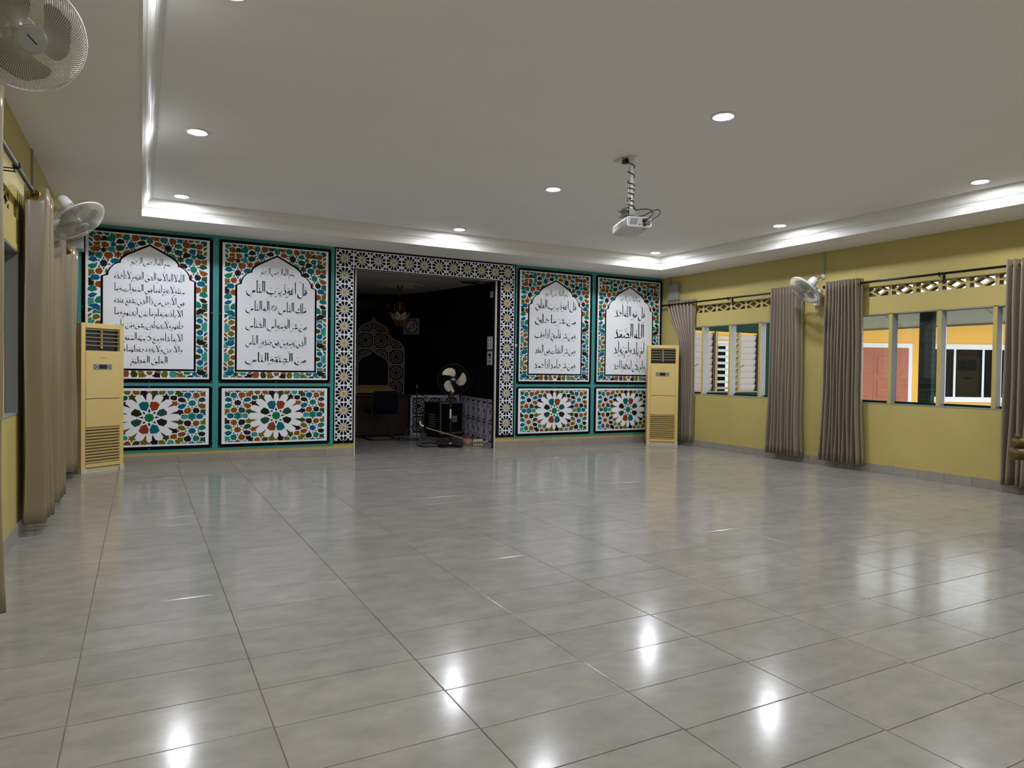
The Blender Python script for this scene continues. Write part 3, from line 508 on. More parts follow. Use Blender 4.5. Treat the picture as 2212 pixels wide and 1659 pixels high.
def parse(s): return [(q.split(' ')[0], [tuple(float(t)/1000 for t in c_.split(',')) for c_ in q.split(' ')[1:]]) for q in s.split(';')]
def grow(l, e):
    out = []
    for c_, q in l:
        mu, mv = sum(u for u, _ in q)/len(q), sum(v for _, v in q)/len(q)
        out.append((c_, [(u+(u-mu)/max(math.hypot(u-mu, v-mv), 1e-6)*e, v+(v-mv)/max(math.hypot(u-mu, v-mv), 1e-6)*e) for u, v in q]))
    return out
UPP, LQP, LMP = grow(parse(UP), .0026), grow(parse(LOQ), .0012), grow(parse(LOM), .0012)
FY = -.012   # face of the backing boards
def screws(root, pts, y):
    me = MESH_SCREW
    for x, z in pts:
        o = obj('screw', me, None, root); o.location = (x-root.location.x, y-root.location.y, z-root.location.z); o.matrix_parent_inverse = Matrix.Identity(4)
MESH_SCREW = mesh('screw', MB().lathe([(.0001, -.004), (.005, -.003), (.006, 0)], 8, 0, (0, 0, 0), (0, 1, 0)), M_steel)
NAMES_U = ['calligraphy panel with eight full lines of script, behind the left air conditioner', 'calligraphy panel with a small flower in its second line, left of the doorway', 'calligraphy panel with five even lines, just right of the doorway', 'calligraphy panel with four large lines, behind the right air conditioner']
NAMES_L = ['low printed panel with a star rosette, partly behind the left air conditioner', 'low printed panel with a star rosette, immediately left of the doorway', 'low printed panel with a star rosette, immediately right of the doorway', 'low printed panel with a star rosette, partly behind the right air conditioner']
for pi, cx_ in enumerate(PXC):
    x0, x1 = cx_-PW/2, cx_+PW/2
    # upper panel
    root = thing('calligraphy_panel', 'black bordered '+NAMES_U[pi], 'wall panel', (cx_, FY, Z_UB), 'large calligraphy panels')
    obj('board', MB().box(x0, FY-.006, Z_UB, x1, FY-.0003, Z_UT), M_black, root)
    y = FY-.0072
    obj('white_field', MB().box(cx_-.655, y, 1.027, cx_+.655, FY-.006, 2.738), M_white, root)
    mb = MB(); yy = y-.0008
    for col, pts in UPP:
        pts = [(u-.004, v) for u, v in pts]
        mb.poly([(cx_+u, yy, v) for u, v in pts], PALK.index(col[0])); mb.poly([(cx_-u, yy, v) for u, v in reversed(pts)], PALK.index(col[1]))
    for hexa, c_ in (([(-.033, 2.703), (-.015, 2.706), (0, 2.716), (.015, 2.706), (.033, 2.703), (.033, 2.654), (0, 2.63), (-.033, 2.654)], 'T'), ([(-.031, 1.116), (.031, 1.116), (.031, 1.086), (0, 1.068), (-.031, 1.086)], 'O')):
        mb.poly([(cx_+u, yy-.0002, v) for u, v in hexa], PALK.index(c_))
    obj('star_pattern', mb, PALM, root)
    ao = [(a/1000-.004, b/1000) for a, b in ARCH_O]; ai = [(a/1000-.004, b/1000) for a, b in ARCH_I]
    ao[-1] = (0, ao[-1][1]); ai[-1] = (0, ai[-1][1])
    def outline(l, ub, vb): 
        L_ = [(ub, vb)]+l; return L_+[(-u, v) for u, v in reversed(L_[:-1])]
    mb = MB().prism([(cx_+u, yy-.0006, v) for u, v in outline(ao, ao[0][0], 1.124)], (0, .0012, 0)); obj('arch_border', mb, M_black, root)
    mb = MB().prism([(cx_+u, yy-.0016, v) for u, v in outline(ai, ai[0][0], 1.147)], (0, .001, 0)); obj('arch_field', mb, M_white, root)
    for (a, b, c_, d), t in zip(TBOX[pi+1], TEXTS[pi]):
        mb = MB(); write_line(mb, t, a/1000, b/1000, c_/1000, d/1000, lambda u, v: (cx_+u, yy-.0026, v))
        obj('script_line', mb, M_ink, root)
    screws(root, [(x0+.012, Z_UT-.012), (cx_, Z_UT-.012), (x1-.012, Z_UT-.012), (x0+.012, Z_UB+.012), (cx_, Z_UB+.012), (x1-.012, Z_UB+.012), (x0+.012, 1.85), (x1-.012, 1.85)], FY-.0064)
    # lower panel
    root = thing('rosette_panel', 'black bordered '+NAMES_L[pi], 'wall panel', (cx_, FY, Z_LB), 'low rosette panels')
    obj('board', MB().box(x0, FY-.006, Z_LB, x1, FY-.0003, Z_LT), M_black, root)
    obj('white_field', MB().box(cx_-.655, y, .214, cx_+.655, FY-.006, .914), M_white, root)
    mb = MB(); C0 = (-.012, .5605); K = 1.008
    def put(pts, su, sv, c_):
        q = [(cx_+(u-C0[0])*K*su, yy, C0[1]+(v-C0[1])*sv) for u, v in pts]
        mb.poly(q if su*sv > 0 else q[::-1], PALK.index(c_))
    for col, pts in LQP:
        for (su, sv), c_ in zip(((1, 1), (-1, 1), (1, -1), (-1, -1)), col): put(pts, su, sv, c_)
    for col, pts in LMP:
        for su, c_ in zip((1, -1), col): put(pts, su, 1, c_)
    star = [(C0[0]+(.056 if k % 2 == 0 else .046)*math.cos(k*PI/8), C0[1]+(.056 if k % 2 == 0 else .046)*math.sin(k*PI/8)) for k in range(16)]
    put(star, 1, 1, 'E')
    for sv in (1, -1):
        put([(C0[0]-.035, .878), (C0[0]+.035, .878), (C0[0]+.027, .866), (C0[0], .858), (C0[0]-.027, .866)], 1, sv, 'O')
        put([(C0[0], .672), (C0[0]+.016, .632), (C0[0], .622), (C0[0]-.016, .632)], 1, sv, 'N')
    obj('star_pattern', mb, PALM, root)
    screws(root, [(x0+.012, Z_LT-.012), (cx_, Z_LT-.012), (x1-.012, Z_LT-.012), (x0+.012, Z_LB+.012), (cx_, Z_LB+.012), (x1-.012, Z_LB+.012)], FY-.0064)
# ------------------------------------------------------------------ black and white printed surround of the doorway
def cell(mb, cx_, cz, wx, wz, y, v0=-1.0):
    hx, hz = wx/2, wz/2
    def P_(u, v): return (cx_+u*hx, y, cz+max(v, v0)*hz)
    def rose(r, a): return (r*math.cos(a), r*math.sin(a))
    def putp(pts, mi):
        if v0 > -1 and all(v <= v0+.02 for _, v in pts): return
        mb.poly([P_(u, v) for u, v in pts], mi)
    for k in range(12):
        a = PI/12+k*PI/6; R_ = min(1/max(abs(math.cos(a)), abs(math.sin(a))), 1.35)*.945 if k % 3 != 1 else .93
        pts = [rose(.43, a), rose(.6, a-.185), rose(.76, a-.21), rose(R_*.9, a-.18), rose(R_, a-.09), rose(R_, a+.09), rose(R_*.9, a+.18), rose(.76, a+.21), rose(.6, a+.185)]
        pts = [(max(-.94, min(.94, u)), max(-.94, min(.94, v))) for u, v in pts]
        putp(pts, 0)
        b = k*PI/6
        putp([rose(.29, b), rose(.38, b-.17), rose(.56, b), rose(.38, b+.17)], 0)
    for su in (-1, 1):
        for sv in (-1, 1):
            q = [(.94, .94), (.62, .94), (.7, .78), (.82, .68), (.94, .62)]
            pts = [(su*u, sv*v) for u, v in q]; putp(pts if su*sv > 0 else pts[::-1], 0)
            for q in ([(.44, .94), (.56, .94), (.5, .82)], [(.94, .44), (.94, .56), (.82, .5)]):
                pts = [(su*u, sv*v) for u, v in q]; putp(pts if su*sv > 0 else pts[::-1], 0)
    putp([rose(.275 if k % 2 else .25, k*PI/12) for k in range(24)], 1)
ds = thing('door_surround', 'black board surround of the doorway printed with white star lattice and yellow dots', 'door surround', (4.4, 0, .15))
def surround(name, x0, x1, z0, z1, wf, cells, y0):
    b = obj(name, MB().box(x0, y0, z0, x1, -.0005, z1), M_black, ds)
    obj('white_lattice', MB().box(wf[0], y0-.001, wf[1], wf[2], y0+.0005, wf[3]), M_white, b)
    mb = MB()
    for c_ in cells: cell(mb, *c_[:4], y0-.0018, *(c_[4:]))
    obj('lattice_gaps', mb, [M_black, M_gold_print], b)
zc = [2.443-.2287*k for k in range(10)]
col = lambda xc, wx: [(xc, 2.674, wx, .236)]+[(xc, z, wx, .2287) for z in zc]+[(xc, zc[-1]-.2287, wx, .2287, .22)]
surround('left_board', 3.031, 3.313, .168, HS-.002, (3.048, .205, 3.292, 2.794), col(3.17, .24), -.014)
surround('right_board', 5.49, 5.806, .168, HS-.002, (5.545, .205, 5.783, 2.794), col(5.664, .234), -.014)
surround('top_board', 3.32, 5.488, DH, HS-.004, (3.285, 2.552, 5.55, 2.79), [(3.2905+.2268*(k+.5), 2.671, .2268, .232) for k in range(10)], -.0165)
# ------------------------------------------------------------------ ceiling downlights
ROWN = {-1.15: 'nearest the back wall', -3.45: 'in the second row from the back wall', -5.73: 'in the third row from the back wall', -8.0: 'in the row just above the viewpoint', -10.2: 'in the row behind the viewpoint'}
COLN = {1.12: 'left column', 4.35: 'middle column', 7.58: 'right column'}
me_d = mesh('diffuser', MB().lathe([(.0001, -.009), (.058, -.009), (.064, -.004)], 28), M_lamp)
me_r = mesh('rim', MB().lathe([(.0635, -.004), (.066, -.010), (.078, -.011), (.086, -.006), (.087, .001), (.062, .001)], 28), M_ring)
for x in COLN:
    for y in ROWN:
        t = thing('downlight', 'round recessed downlight, %s of lamps, %s' % (COLN[x], ROWN[y]), 'light', (x, y, HT), 'recessed ceiling downlights')
        for n_, me in (('rim', me_r), ('diffuser', me_d)):
            o = obj(n_, me, None, t); o.matrix_parent_inverse = Matrix.Identity(4)
# ------------------------------------------------------------------ air conditioners
def air_con(label, corner, d, h, name='air_conditioner'):
    """floor standing unit; corner = front left bottom corner, d = direction of the front edge"""
    d = Vector((d[0], d[1], 0)).normalized(); n = Vector((d.y, -d.x, 0)); Z = Vector((0, 0, 1)); wd, dp = .5, .2; o0 = Vector((corner[0], corner[1], 0))
    t = thing(name, label, 'air conditioner', o0+d*wd/2-n*dp/2, 'floor standing air conditioners')
    P_ = lambda u, v, z: o0+d*u+n*v+Z*z
    def bx(u0, u1, v0, v1, z0, z1, mi=0, mb=None): return (mb or MB()).obox(P_((u0+u1)/2, (v0+v1)/2, (z0+z1)/2), d*(u1-u0)/2, n*(v1-v0)/2, Z*(z1-z0)/2, mi)
    # body shell around the outlet and the intake recesses
    b = bx(0, wd, -dp, -.05, .06, h); f = .05
    bx(0, f, -.05, 0, .06, h, 0, b); bx(wd-f, wd, -.05, 0, .06, h, 0, b); bx(f, wd-f, -.05, 0, h-.055, h, 0, b)
    body = obj('body', b, M_cream, t, .006)
    zo1, zo0 = h-.055, h-.30
    zi1, zi0 = .50, .10
    obj('upper_door', bx(f, wd-f, -.05, .004, .815, zo0), M_cream, t, .004)
    obj('lower_door', bx(f, wd-f, -.05, .004, zi1, .808), M_cream, t, .004)
    obj('lower_rail', bx(f, wd-f, -.05, .004, .06, zi0), M_cream, t)
    obj('outlet_back', bx(f, wd-f, -.05, -.046, zo0, zo1), M_dark, t)
    for k in range(5):
        z = zo0+.02+(zo1-zo0-.03)*(k+.9)/5; obj('louvre', MB().obox(P_(wd/2, -.018, z), d*(wd/2-f), n*.011+Z*.003, Z*.0016, 0), M_ivory, t)
    for k in range(5):
        z = zo0+.028+(zo1-zo0-.03)*k/5; obj('vane', MB().prism([P_(wd/2-.008, -.045, z), P_(wd/2-.008, -.012, z), P_(wd/2-.008, -.02, z+.03), P_(wd/2-.008, -.045, z+.034)], d*.01), M_cream, t)
    obj('intake_back', bx(f, wd-f, -.05, -.03, zi0, zi1), M_dark, t)
    for k in range(12):
        z = zi0+(zi1-zi0)*(k+.5)/12; obj('slat', MB().obox(P_(wd/2, -.012, z), d*(wd/2-f+.001), n*.016, Z*.0105+n*.004, 0), M_cream, t)
    pn = obj('control_panel', bx(wd/2-.115, wd/2+.1, .004, .009, 1.135, 1.195), M_gbox, t)
    obj('display', bx(wd/2-.055, wd/2+.04, .009, .0105, 1.142, 1.188), M_dark, pn)
    for k in range(6):
        u = wd/2-.1+.022*(k % 2) if k < 3 else wd/2+.058+.02*(k % 2); obj('button', bx(u-.008, u+.008, .009, .011, 1.144+.016*(k % 3), 1.154+.016*(k % 3)), M_dark, pn)
    st = MB(); P2 = [P_(wd/2-.03+.012*i, .0055, 1.262+.006*math.sin(i*1.9)) for i in range(6)]
    for a, c in zip(P2[:-1], P2[1:]): st.bar(a, c, .003, .004, 0, n)
    obj('maker_mark', st, M_gbox, t)
    b = bx(-.002, .05, -.06, .006, 0, .062); bx(wd-.05, wd+.002, -.06, .006, 0, .062, 0, b); bx(.05, wd-.05, -.03, -.01, .0, .05, 0, b); bx(.02, wd-.02, -dp, -.06, 0, .06, 0, b)
    obj('plinth', b, M_ivory, t)
    return t
air_con('cream floor standing air conditioner in the corner beside the left curtains', (.176, -.60), (.40, .31), 1.64)
air_con('cream floor standing air conditioner in the right corner beside the short curtain', (8.063, -.426), (.427, -.27), 1.64)
# ------------------------------------------------------------------ curtains and rods
def curtain(label, xc, y0, y1, n, mats, amp=.062, flare=1.12, group=None, z0=.08, z1=2.392, gather=0, seed=1, sharp=.95, ph0=0.0):
    rnd = random.Random(seed); NS = n*14; NZ = 22; L_ = y1-y0
    ph = [rnd.uniform(-.25, .25) for _ in range(n+2)]; am = [rnd.uniform(.75, 1.12) for _ in range(n+2)]
    mb = MB(); vs = []
    for r in range(NZ+1):
        q = r/NZ; z = z1+(z0-z1)*q
        k = 1+(flare-1)*q**1.3
        for i in range(NS+1):
            t = i/NS; f = t*n; j = int(f); ww = f-j
            a = amp*(am[j]*(1-ww)+am[j+1]*ww)*(1-.14*math.sin(PI*q*1.0)); p = (ph[j]*(1-ww)+ph[j+1]*ww)*q
            s_ = math.sin(2*PI*(f+ph0)+p); s_ = math.copysign(abs(s_)**sharp, s_)
            x = xc+a*s_+.006*math.sin(9*q+5*t+seed); y = (y0+y1)/2+(t-.5)*L_*k+.012*q*math.sin(7*q+3*j+seed)
            if gather: g_ = min(1, q/.34); y = y0+(y-y0)*(1-gather*g_*g_*(3-2*g_))
            vs.append((x, y, z))
    mb.add(vs, [(r*(NS+1)+i, r*(NS+1)+i+1, (r+1)*(NS+1)+i+1, (r+1)*(NS+1)+i) for r in range(NZ) for i in range(NS)], 0, True)
    t = thing('curtain', label, 'curtain', (xc, (y0+y1)/2, z0), group or 'satin window curtains')
    o = obj('cloth', mb, mats, t); sd = o.modifiers.new('thickness', 'SOLIDIFY'); sd.thickness = .003
    for k in range(n):
        yk = y0+L_*(k-ph0)/n-(.012 if ph0 else -.004)
        e = obj('eyelet', ME_EYE, None, t); e.location = (0, yk-(y0+y1)/2, 2.335-z0); e.matrix_parent_inverse = Matrix.Identity(4)
    e = obj('eyelet', ME_EYE, None, t); e.location = (0, y1-.004-(y0+y1)/2, 2.335-z0); e.matrix_parent_inverse = Matrix.Identity(4)
    return t
ME_EYE = mesh('eyelet', MB().torus((0, 0, 0), (0, 1, 0), .029, .0065, 24, 8), M_goldm)
XR, XL = W-.1, .1
curtain('taupe pleated curtain swept aside at the corner, behind the right air conditioner', W-.058, -.86, -.22, 8, M_curt, .045, 1.0, gather=.5, seed=2)
curtain('taupe pleated curtain to the left of the right wall fan', XR, -2.95, -2.49, 9, M_curt, .08, 1.18, seed=3)
curtain('taupe pleated curtain to the right of the right wall fan', XR, -3.83, -3.37, 10, M_curt, .08, 1.24, seed=4)
curtain('taupe pleated curtain at the right edge, nearest the brown armchair', XR, -6.05, -5.49, 9, M_curt, .08, 1.06, seed=5)
curtain('beige satin curtain hanging nearest the viewpoint on the left wall, only its edge in view', .136, -6.0, -5.58, 5, M_curt2, .075, 1.0, seed=6, sharp=.7, ph0=-.25)
curtain('beige satin curtain with a wide front fold and gold eyelet, left wall', XL, -3.66, -3.22, 6, M_curt2, .08, 1.0, seed=7, sharp=.7, ph0=-.25)
curtain('beige satin curtain hanging below the left wall fan', XL, -2.82, -2.3, 6, M_curt2, .08, 1.08, seed=8, sharp=.7, ph0=-.25)
curtain('beige satin curtain in the left corner beside the air conditioner', .085, -1.02, -.64, 5, M_curt2, .064, 1.0, seed=9, sharp=.7, ph0=-.25)
def rod(label, x, y0, y1, wall, yb):
    t = thing('curtain_rod', label, 'curtain rod', (x, (y0+y1)/2, 2.335), 'black curtain rods')
    obj('pole', MB().tube([(x, y0, 2.335), (x, y1, 2.335)], .0135, 12), M_rod, t)
    for y, s in ((y0, -1), (y1, 1)):
        obj('finial', MB().lathe([(.0135, 0), (.018, .004), (.018, .012), (.010, .018), (.016, .026), (.021, .038), (.017, .05), (.0001, .056)], 14, 0, (x, y, 2.335), (0, s, 0)), M_rod, t)
    s = 1 if wall > x else -1
    for y in yb:
        m_ = MB().bar((x, y, 2.318), (wall, y, 2.318), .008, .006).bar((x, y, 2.30), (wall, y, 2.30), .008, .006).bar((x+s*.01, y, 2.30), (x+s*.01, y, 2.32), .008, .006)
        m_.torus((x, y, 2.335), (0, 1, 0), .018, .0045, 16, 6); m_.box(min(wall, wall-s*.004), y-.014, 2.27, max(wall, wall-s*.004), y+.014, 2.35)
        obj('bracket', m_, M_dark, t)
rod('black curtain rod across the far right window', XR, -2.98, -.17, W, (-2.9, -1.62, -.3))
rod('black curtain rod across the near right window', XR, -6.1, -3.34, W, (-3.42, -4.78, -6.0))
rod('black curtain rod across the near left window, its bracket in view', XL, -6.05, -3.2, 0, (-5.9, -4.42, -3.3))
rod('black curtain rod across the far left window, ending in the corner', XL, -2.9, -.5, 0, (-2.8, -1.7, -.6))
# ------------------------------------------------------------------ wall fans
RG = .213
def guard(front):
    mb = MB(); N_ = 110
    pr = [(.052, .062), (.085, .062), (.11, .060), (.135, .0555), (.155, .050), (.175, .041), (.192, .029), (.204, .015), (RG, 0)] if front else [(.06, -.075), (.10, -.074), (.15, -.066), (.185, -.046), (.206, -.02), (RG, 0)]
    for k in range(N_):
        a = 2*PI*k/N_
        mb.tube([(r*math.cos(a+.30*((r-.05)/.16)**2*(1 if front else -.5)), r*math.sin(a+.30*((r-.05)/.16)**2*(1 if front else -.5)), z) for r, z in pr], .0011, 4)
    return mb
def blade(k):
    mb = MB(); a0 = 2*PI*k/3; vs = []; NR, NA = 16, 8
    for i in range(NR+1):
        r = .035+(.172-.035)*i/NR; sp = .35+.55*math.sin(PI*min(1, .15+.85*i/NR)*.62); lead = -.25+.5*(i/NR)
        q_ = i/NR
        if q_ > .7: sp *= math.sqrt(max(.02, 1-((q_-.7)/.302)**2))
        for j in range(NA+1):
            u = j/NA-.5; a = a0+lead+u*2*sp; vs.append((r*math.cos(a), r*math.sin(a), -.005+u*.045*(1-.4*i/NR)))
    mb.add(vs, [(i*(NA+1)+j, i*(NA+1)+j+1, (i+1)*(NA+1)+j+1, (i+1)*(NA+1)+j) for i in range(NR) for j in range(NA)], 0, True); return mb
FANM = dict(front_guard=mesh('front_guard', guard(True), M_fanwire), rear_guard=mesh('rear_guard', guard(False), M_fanwire),
  guard_ring=mesh('guard_ring', MB().torus((0, 0, 0), (0, 0, 1), RG, .0055, 56, 8), M_wplast),
  hub_cap=mesh('hub_cap', MB().lathe([(.0001, .068), (.044, .067), (.054, .063), (.056, .058)], 32), M_hub),
  spinner=mesh('spinner', MB().lathe([(.0001, .03), (.022, .028), (.034, .015), (.036, -.03)], 20), M_blade),
  motor=mesh('motor', MB().lathe([(.036, -.06), (.062, -.078), (.064, -.10), (.06, -.16), (.055, -.20), (.044, -.218), (.0001, -.222)], 28), M_wplast),
  cap_mark=mesh('cap_mark', MB().obox((0, 0, .0685), (-.014, .018, 0), (.0018, .0014, 0), (0, 0, .0006)), M_dark))
FANB = [mesh('blade', blade(k), M_blade) for k in range(3)]
def wall_fan(label, pos, axis, wallx, plate_y, plate_z, roll=0):
    pos, axis = Vector(pos), Vector(axis).normalized()
    side = Vector((0, 0, 1)).cross(axis).normalized(); up = axis.cross(side)
    Rm = Matrix((side, up, axis)).transposed().to_4x4() @ Matrix.Rotation(roll, 4, 'Z'); Mh = Matrix.Translation(pos) @ Rm
    s = 1 if wallx < 4 else -1; pl = Vector((wallx+s*.03, plate_y, plate_z))
    t = thing('wall_fan', label, 'fan', (wallx, plate_y, plate_z), 'white oscillating wall fans')
    def part(n_, me, par=t):
        o = obj(n_, me, None, par); o.matrix_parent_inverse = Matrix.Translation(-Vector((wallx, plate_y, plate_z))) if par == t else Matrix.Identity(4)
        if par == t: o.matrix_basis = Mh
        return o
    for n_ in ('front_guard', 'rear_guard', 'guard_ring', 'spinner', 'motor'): part(n_, FANM[n_])
    h = part('hub_cap', FANM['hub_cap']); part('cap_mark', FANM['cap_mark'], h)
    for b in FANB: part('blade', b)
    back = pos-axis*.15
    m_ = MB(); m_.tube(smooth([back-Vector((0, 0, .03)), back-Vector((0, 0, .09)), (pl.x+s*.03, (back.y+pl.y)/2, pl.z+.02), pl], 5), [.03]*6+[.026]*5+[.024]*4+[.03], 12)
    obj('neck', m_, M_wplast, t)
    m_ = MB().box(min(wallx, wallx+s*.055), plate_y-.055, plate_z-.11, max(wallx, wallx+s*.055), plate_y+.055, plate_z+.11); pt = obj('wall_plate', m_, M_wplast, t, .012)
    obj('speed_dial', MB().lathe([(.026, 0), (.024, .012), (.0001, .013)], 20, 0, (wallx+s*.0555, plate_y, plate_z-.05), (s, 0, 0)), M_wplast, pt)
    for dy, l in ((-.03, .14), (.03, .075)):
        m_ = MB().tube([(wallx+s*.04, plate_y+dy, plate_z-.11), (wallx+s*.04, plate_y+dy, plate_z-.11-l)], .0012, 5)
        c_ = obj('pull_cord', m_, M_wplast, t); obj('cord_knob', MB().lathe([(.0001, 0), (.006, -.004), (.006, -.022), (.0001, -.026)], 10, 0, (wallx+s*.04, plate_y+dy, plate_z-.11-l)), M_wplast, c_)
    return t
def fan_axis(pos, right, down, toward):
    v = (Vector(pos)-CAM).normalized(); e = RT*right-UP_*down; e = (e-v*e.dot(v)).normalized()
    return e*math.sqrt(1-toward*toward)-v*toward
wall_fan('white oscillating wall fan facing the viewpoint, cut off at the top left', (.335, -5.98, 2.492), fan_axis((.335, -5.98, 2.492), .8, .6, .955), 0, -5.9, 2.33, .3)
wall_fan('white oscillating wall fan tilted down above the left curtains', (.30, -3.0, 2.30), fan_axis((.30, -3.0, 2.30), .62, .78, .47), 0, -3.02, 2.2, 2.77)
wall_fan('white oscillating wall fan between the two curtains of the right wall', (8.262, -3.27, 2.275), fan_axis((8.262, -3.27, 2.275), -.73, .68, .45), W, -3.155, 2.215, .8)
# ------------------------------------------------------------------ boxes, conduits, sockets on the walls
def conduit(label, x, y, z0, sgn, clip):
    t = thing('conduit', label, 'conduit', (x, y, z0), 'grey wall conduits')
    obj('channel', MB().box(min(x, x+sgn*.016), y-.014, z0, max(x, x+sgn*.016), y+.014, HS), M_cond, t)
    if clip:
        obj('ceiling_rose', MB().lathe([(.034, 0), (.034, .02), (.024, .034), (.0001, .036)], 20, 0, (x, y+.006, z0-.02), (sgn, 0, 0)), M_wplast, t)
conduit('grey conduit dropping to a round outlet above the right wall fan', W, -3.225, 2.51, -1, True)
conduit('grey conduit dropping from the ceiling above the left curtain rod', 0, -2.965, 2.5, 1, True)
conduit('grey conduit running down the right corner into a metal box', W, -.2, 2.69, -1, False)
tag(obj('lead', MB().tube(smooth([(W-.03, -3.225, 2.49), (W-.09, -3.19, 2.44), (W-.10, -3.16, 2.38), (W-.05, -3.165, 2.325)], 6), .0045, 8), M_dark), 'short black lead from the round outlet to the right wall fan', 'cable')
def metal_box(label, x, y0, y1, z0, z1, dp, sgn):
    t = thing('junction_box', label, 'box', (x, (y0+y1)/2, z0), 'grey metal boxes')
    obj('case', MB().box(min(x, x+sgn*dp), y0, z0, max(x, x+sgn*dp), y1, z1), M_gbox, t, .004)
    ld = obj('lid', MB().box(min(x+sgn*dp, x+sgn*(dp+.004)), y0+.008, z0+.008, max(x+sgn*dp, x+sgn*(dp+.004)), y1-.008, z1-.008), M_gbox, t, .002)
    obj('latch', MB().lathe([(.010, 0), (.010, .004), (.0001, .006)], 12, 0, (x+sgn*(dp+.004), (y0+y1)/2, z1-.05), (sgn, 0, 0)), M_goldm, ld)
metal_box('grey metal box high in the right corner above the curtain', W, -.455, -.185, 2.41, 2.69, .055, -1)
metal_box('grey metal box high in the left corner under the wall fan', 0, -.42, -.16, 2.455, 2.74, .17, 1)
m_ = MB().box(5.80, -.03, 1.555, 5.835, -.0125, 1.595); t = thing('wall_switch', 'small white switch on the teal edge right of the doorway', 'switch', (5.817, -.0125, 1.575))
sw = obj('plate', m_, M_wplast, t, .002); obj('rocker', MB().box(5.808, -.034, 1.563, 5.826, -.03, 1.587), M_ivory, t)
# ------------------------------------------------------------------ projector on its pole
px, py = 4.371, -4.668
t = thing('projector', 'white ceiling projector on a long pole, ports facing the viewpoint', 'projector', (px, py, HT))
obj('ceiling_plate', MB().lathe([(.05, HT), (.05, HT-.004), (.02, HT-.006)], 20, 0, (px, py, 0)), M_wplast, t)
pole = obj('pole', MB().tube([(px, py, HT), (px, py, 2.68)], .0215, 18).tube([(px, py, 2.72), (px, py, 2.56)], .0175, 18), M_wplast, t)
obj('clamp_screw', MB().tube([(px-.017, py-.01, 2.622), (px-.04, py-.02, 2.622)], .007, 8).obox((px-.045, py-.022, 2.622), (.004, 0, 0), (0, .012, 0), (0, 0, .012)), M_steel, pole)
ad = Vector((.22, .975, -.10)).normalized(); rd = Vector((ad.y, -ad.x, 0)).normalized(); ud = rd.cross(ad)
RC = Vector((4.44, -4.70, 2.455))              # centre of the rear face
pb = lambda r, a, u: RC+rd*r+ad*a+ud*u
hw, hh, ln = .118, .046, .31
br = MB(); br.box(px-.03, py-.012, 2.515, px+.045, py-.008, 2.575); br.box(px-.03, py-.012, 2.515, px-.024, py+.09, 2.575); br.box(px-.06, py-.02, 2.545, px-.024, py+.1, 2.552); br.box(px-.03, py-.02, 2.505, px+.08, py+.12, 2.511)
obj('bracket', br, M_gbox, t)
# rounded body cross-section swept along the axis
cs = []
for cx_, cz_, a0 in ((hw-.028, hh-.022, 0), (-hw+.028, hh-.022, PI/2), (-hw+.028, -hh+.022, PI), (hw-.028, -hh+.022, 1.5*PI)):
    for k in range(6): cs.append((cx_+.028*math.cos(a0+k*PI/10), cz_+.022*math.sin(a0+k*PI/10)))
def sweep(rows, mb=None, mi=0, caps=True):
    mb = mb or MB(); n = len(cs); vs = []
    for a, sc in rows: vs += [pb(x*sc, a, z*sc) for x, z in cs]
    mb.add(vs, [(i*n+k, i*n+(k+1) % n, (i+1)*n+(k+1) % n, (i+1)*n+k) for i in range(len(rows)-1) for k in range(n)], mi, True)
    if caps: mb.add(vs[:n], [tuple(range(n))], mi); mb.add(vs[-n:], [tuple(reversed(range(n)))], mi)
    return mb
body = obj('body', sweep([(0, .94), (.004, .99), (.012, 1), (.2, 1), (ln-.03, .98), (ln-.006, .93), (ln, .86)]), M_wplast, t)
rp = obj('rear_panel', sweep([(-.0025, .86), (.002, .87)]), M_gbox, t)
def fc(r0, r1, u0, u1, d=.0045): return MB().obox(pb((r0+r1)/2, -.003, (u0+u1)/2), rd*(r1-r0)/2, ud*(u1-u0)/2, ad*d/2)
for k in range(6):
    obj('vent_slot', MB().prism([pb(-.088+.011*k, -.0035, -.026), pb(-.081+.011*k, -.0035, -.026), pb(-.069+.011*k, -.0035, .026), pb(-.076+.011*k, -.0035, .026)], ad*-.0012), mat('slot_purple_grey', (70, 66, 82), .4), rp)
for r, u, s in ((.0, -.022, .006), (.018, -.02, .003), (.03, -.02, .003), (.045, -.022, .005), (.06, -.022, .004), (.072, -.022, .004), (.088, -.022, .006)):
    obj('port', MB().lathe([(s, 0), (s, .0015), (.0001, .0015)], 10, 0, pb(r, -.0025, u), -ad), M_dark, rp)
obj('power_plug', MB().obox(pb(.045, -.018, .012), rd*.016, ud*.012, ad*.016), M_dark, t, .003)
obj('signal_plug', MB().obox(pb(.045, -.014, -.022), rd*.011, ud*.008, ad*.012), M_dark, t, .002)
obj('adjuster_foot', MB().lathe([(.016, 0), (.016, .004), (.0001, .005)], 16, 0, pb(.06, .05, -hh), -ud), M_gbox, t)
obj('side_label', MB().obox(pb(-hw-.0005, .12, 0), ad*.04, ud*.022, rd*.001), M_gbox, t)
obj('front_foot', MB().obox(pb(-.07, .25, -hh+.001), rd*.03, ad*.02, ud*.003), M_ivory, t)
obj('lens', MB().lathe([(.035, -.004), (.035, .012), (.028, .014), (.026, .004), (.0001, .006)], 24, 0, pb(.05, ln, 0), ad), M_dark, t)
t = thing('ceiling_socket', 'white socket plate on the ceiling beside the projector pole', 'socket', (4.335, -4.57, HT))
obj('plate', MB().box(4.31, -4.61, HT-.014, 4.40, -4.50, HT-.0005), M_ivory, t, .003)
obj('plug', MB().box(4.335, -4.635, HT-.05, 4.375, -4.585, HT-.014), M_dark, t, .004)
hel = [(4.355, -4.62, 2.96)]
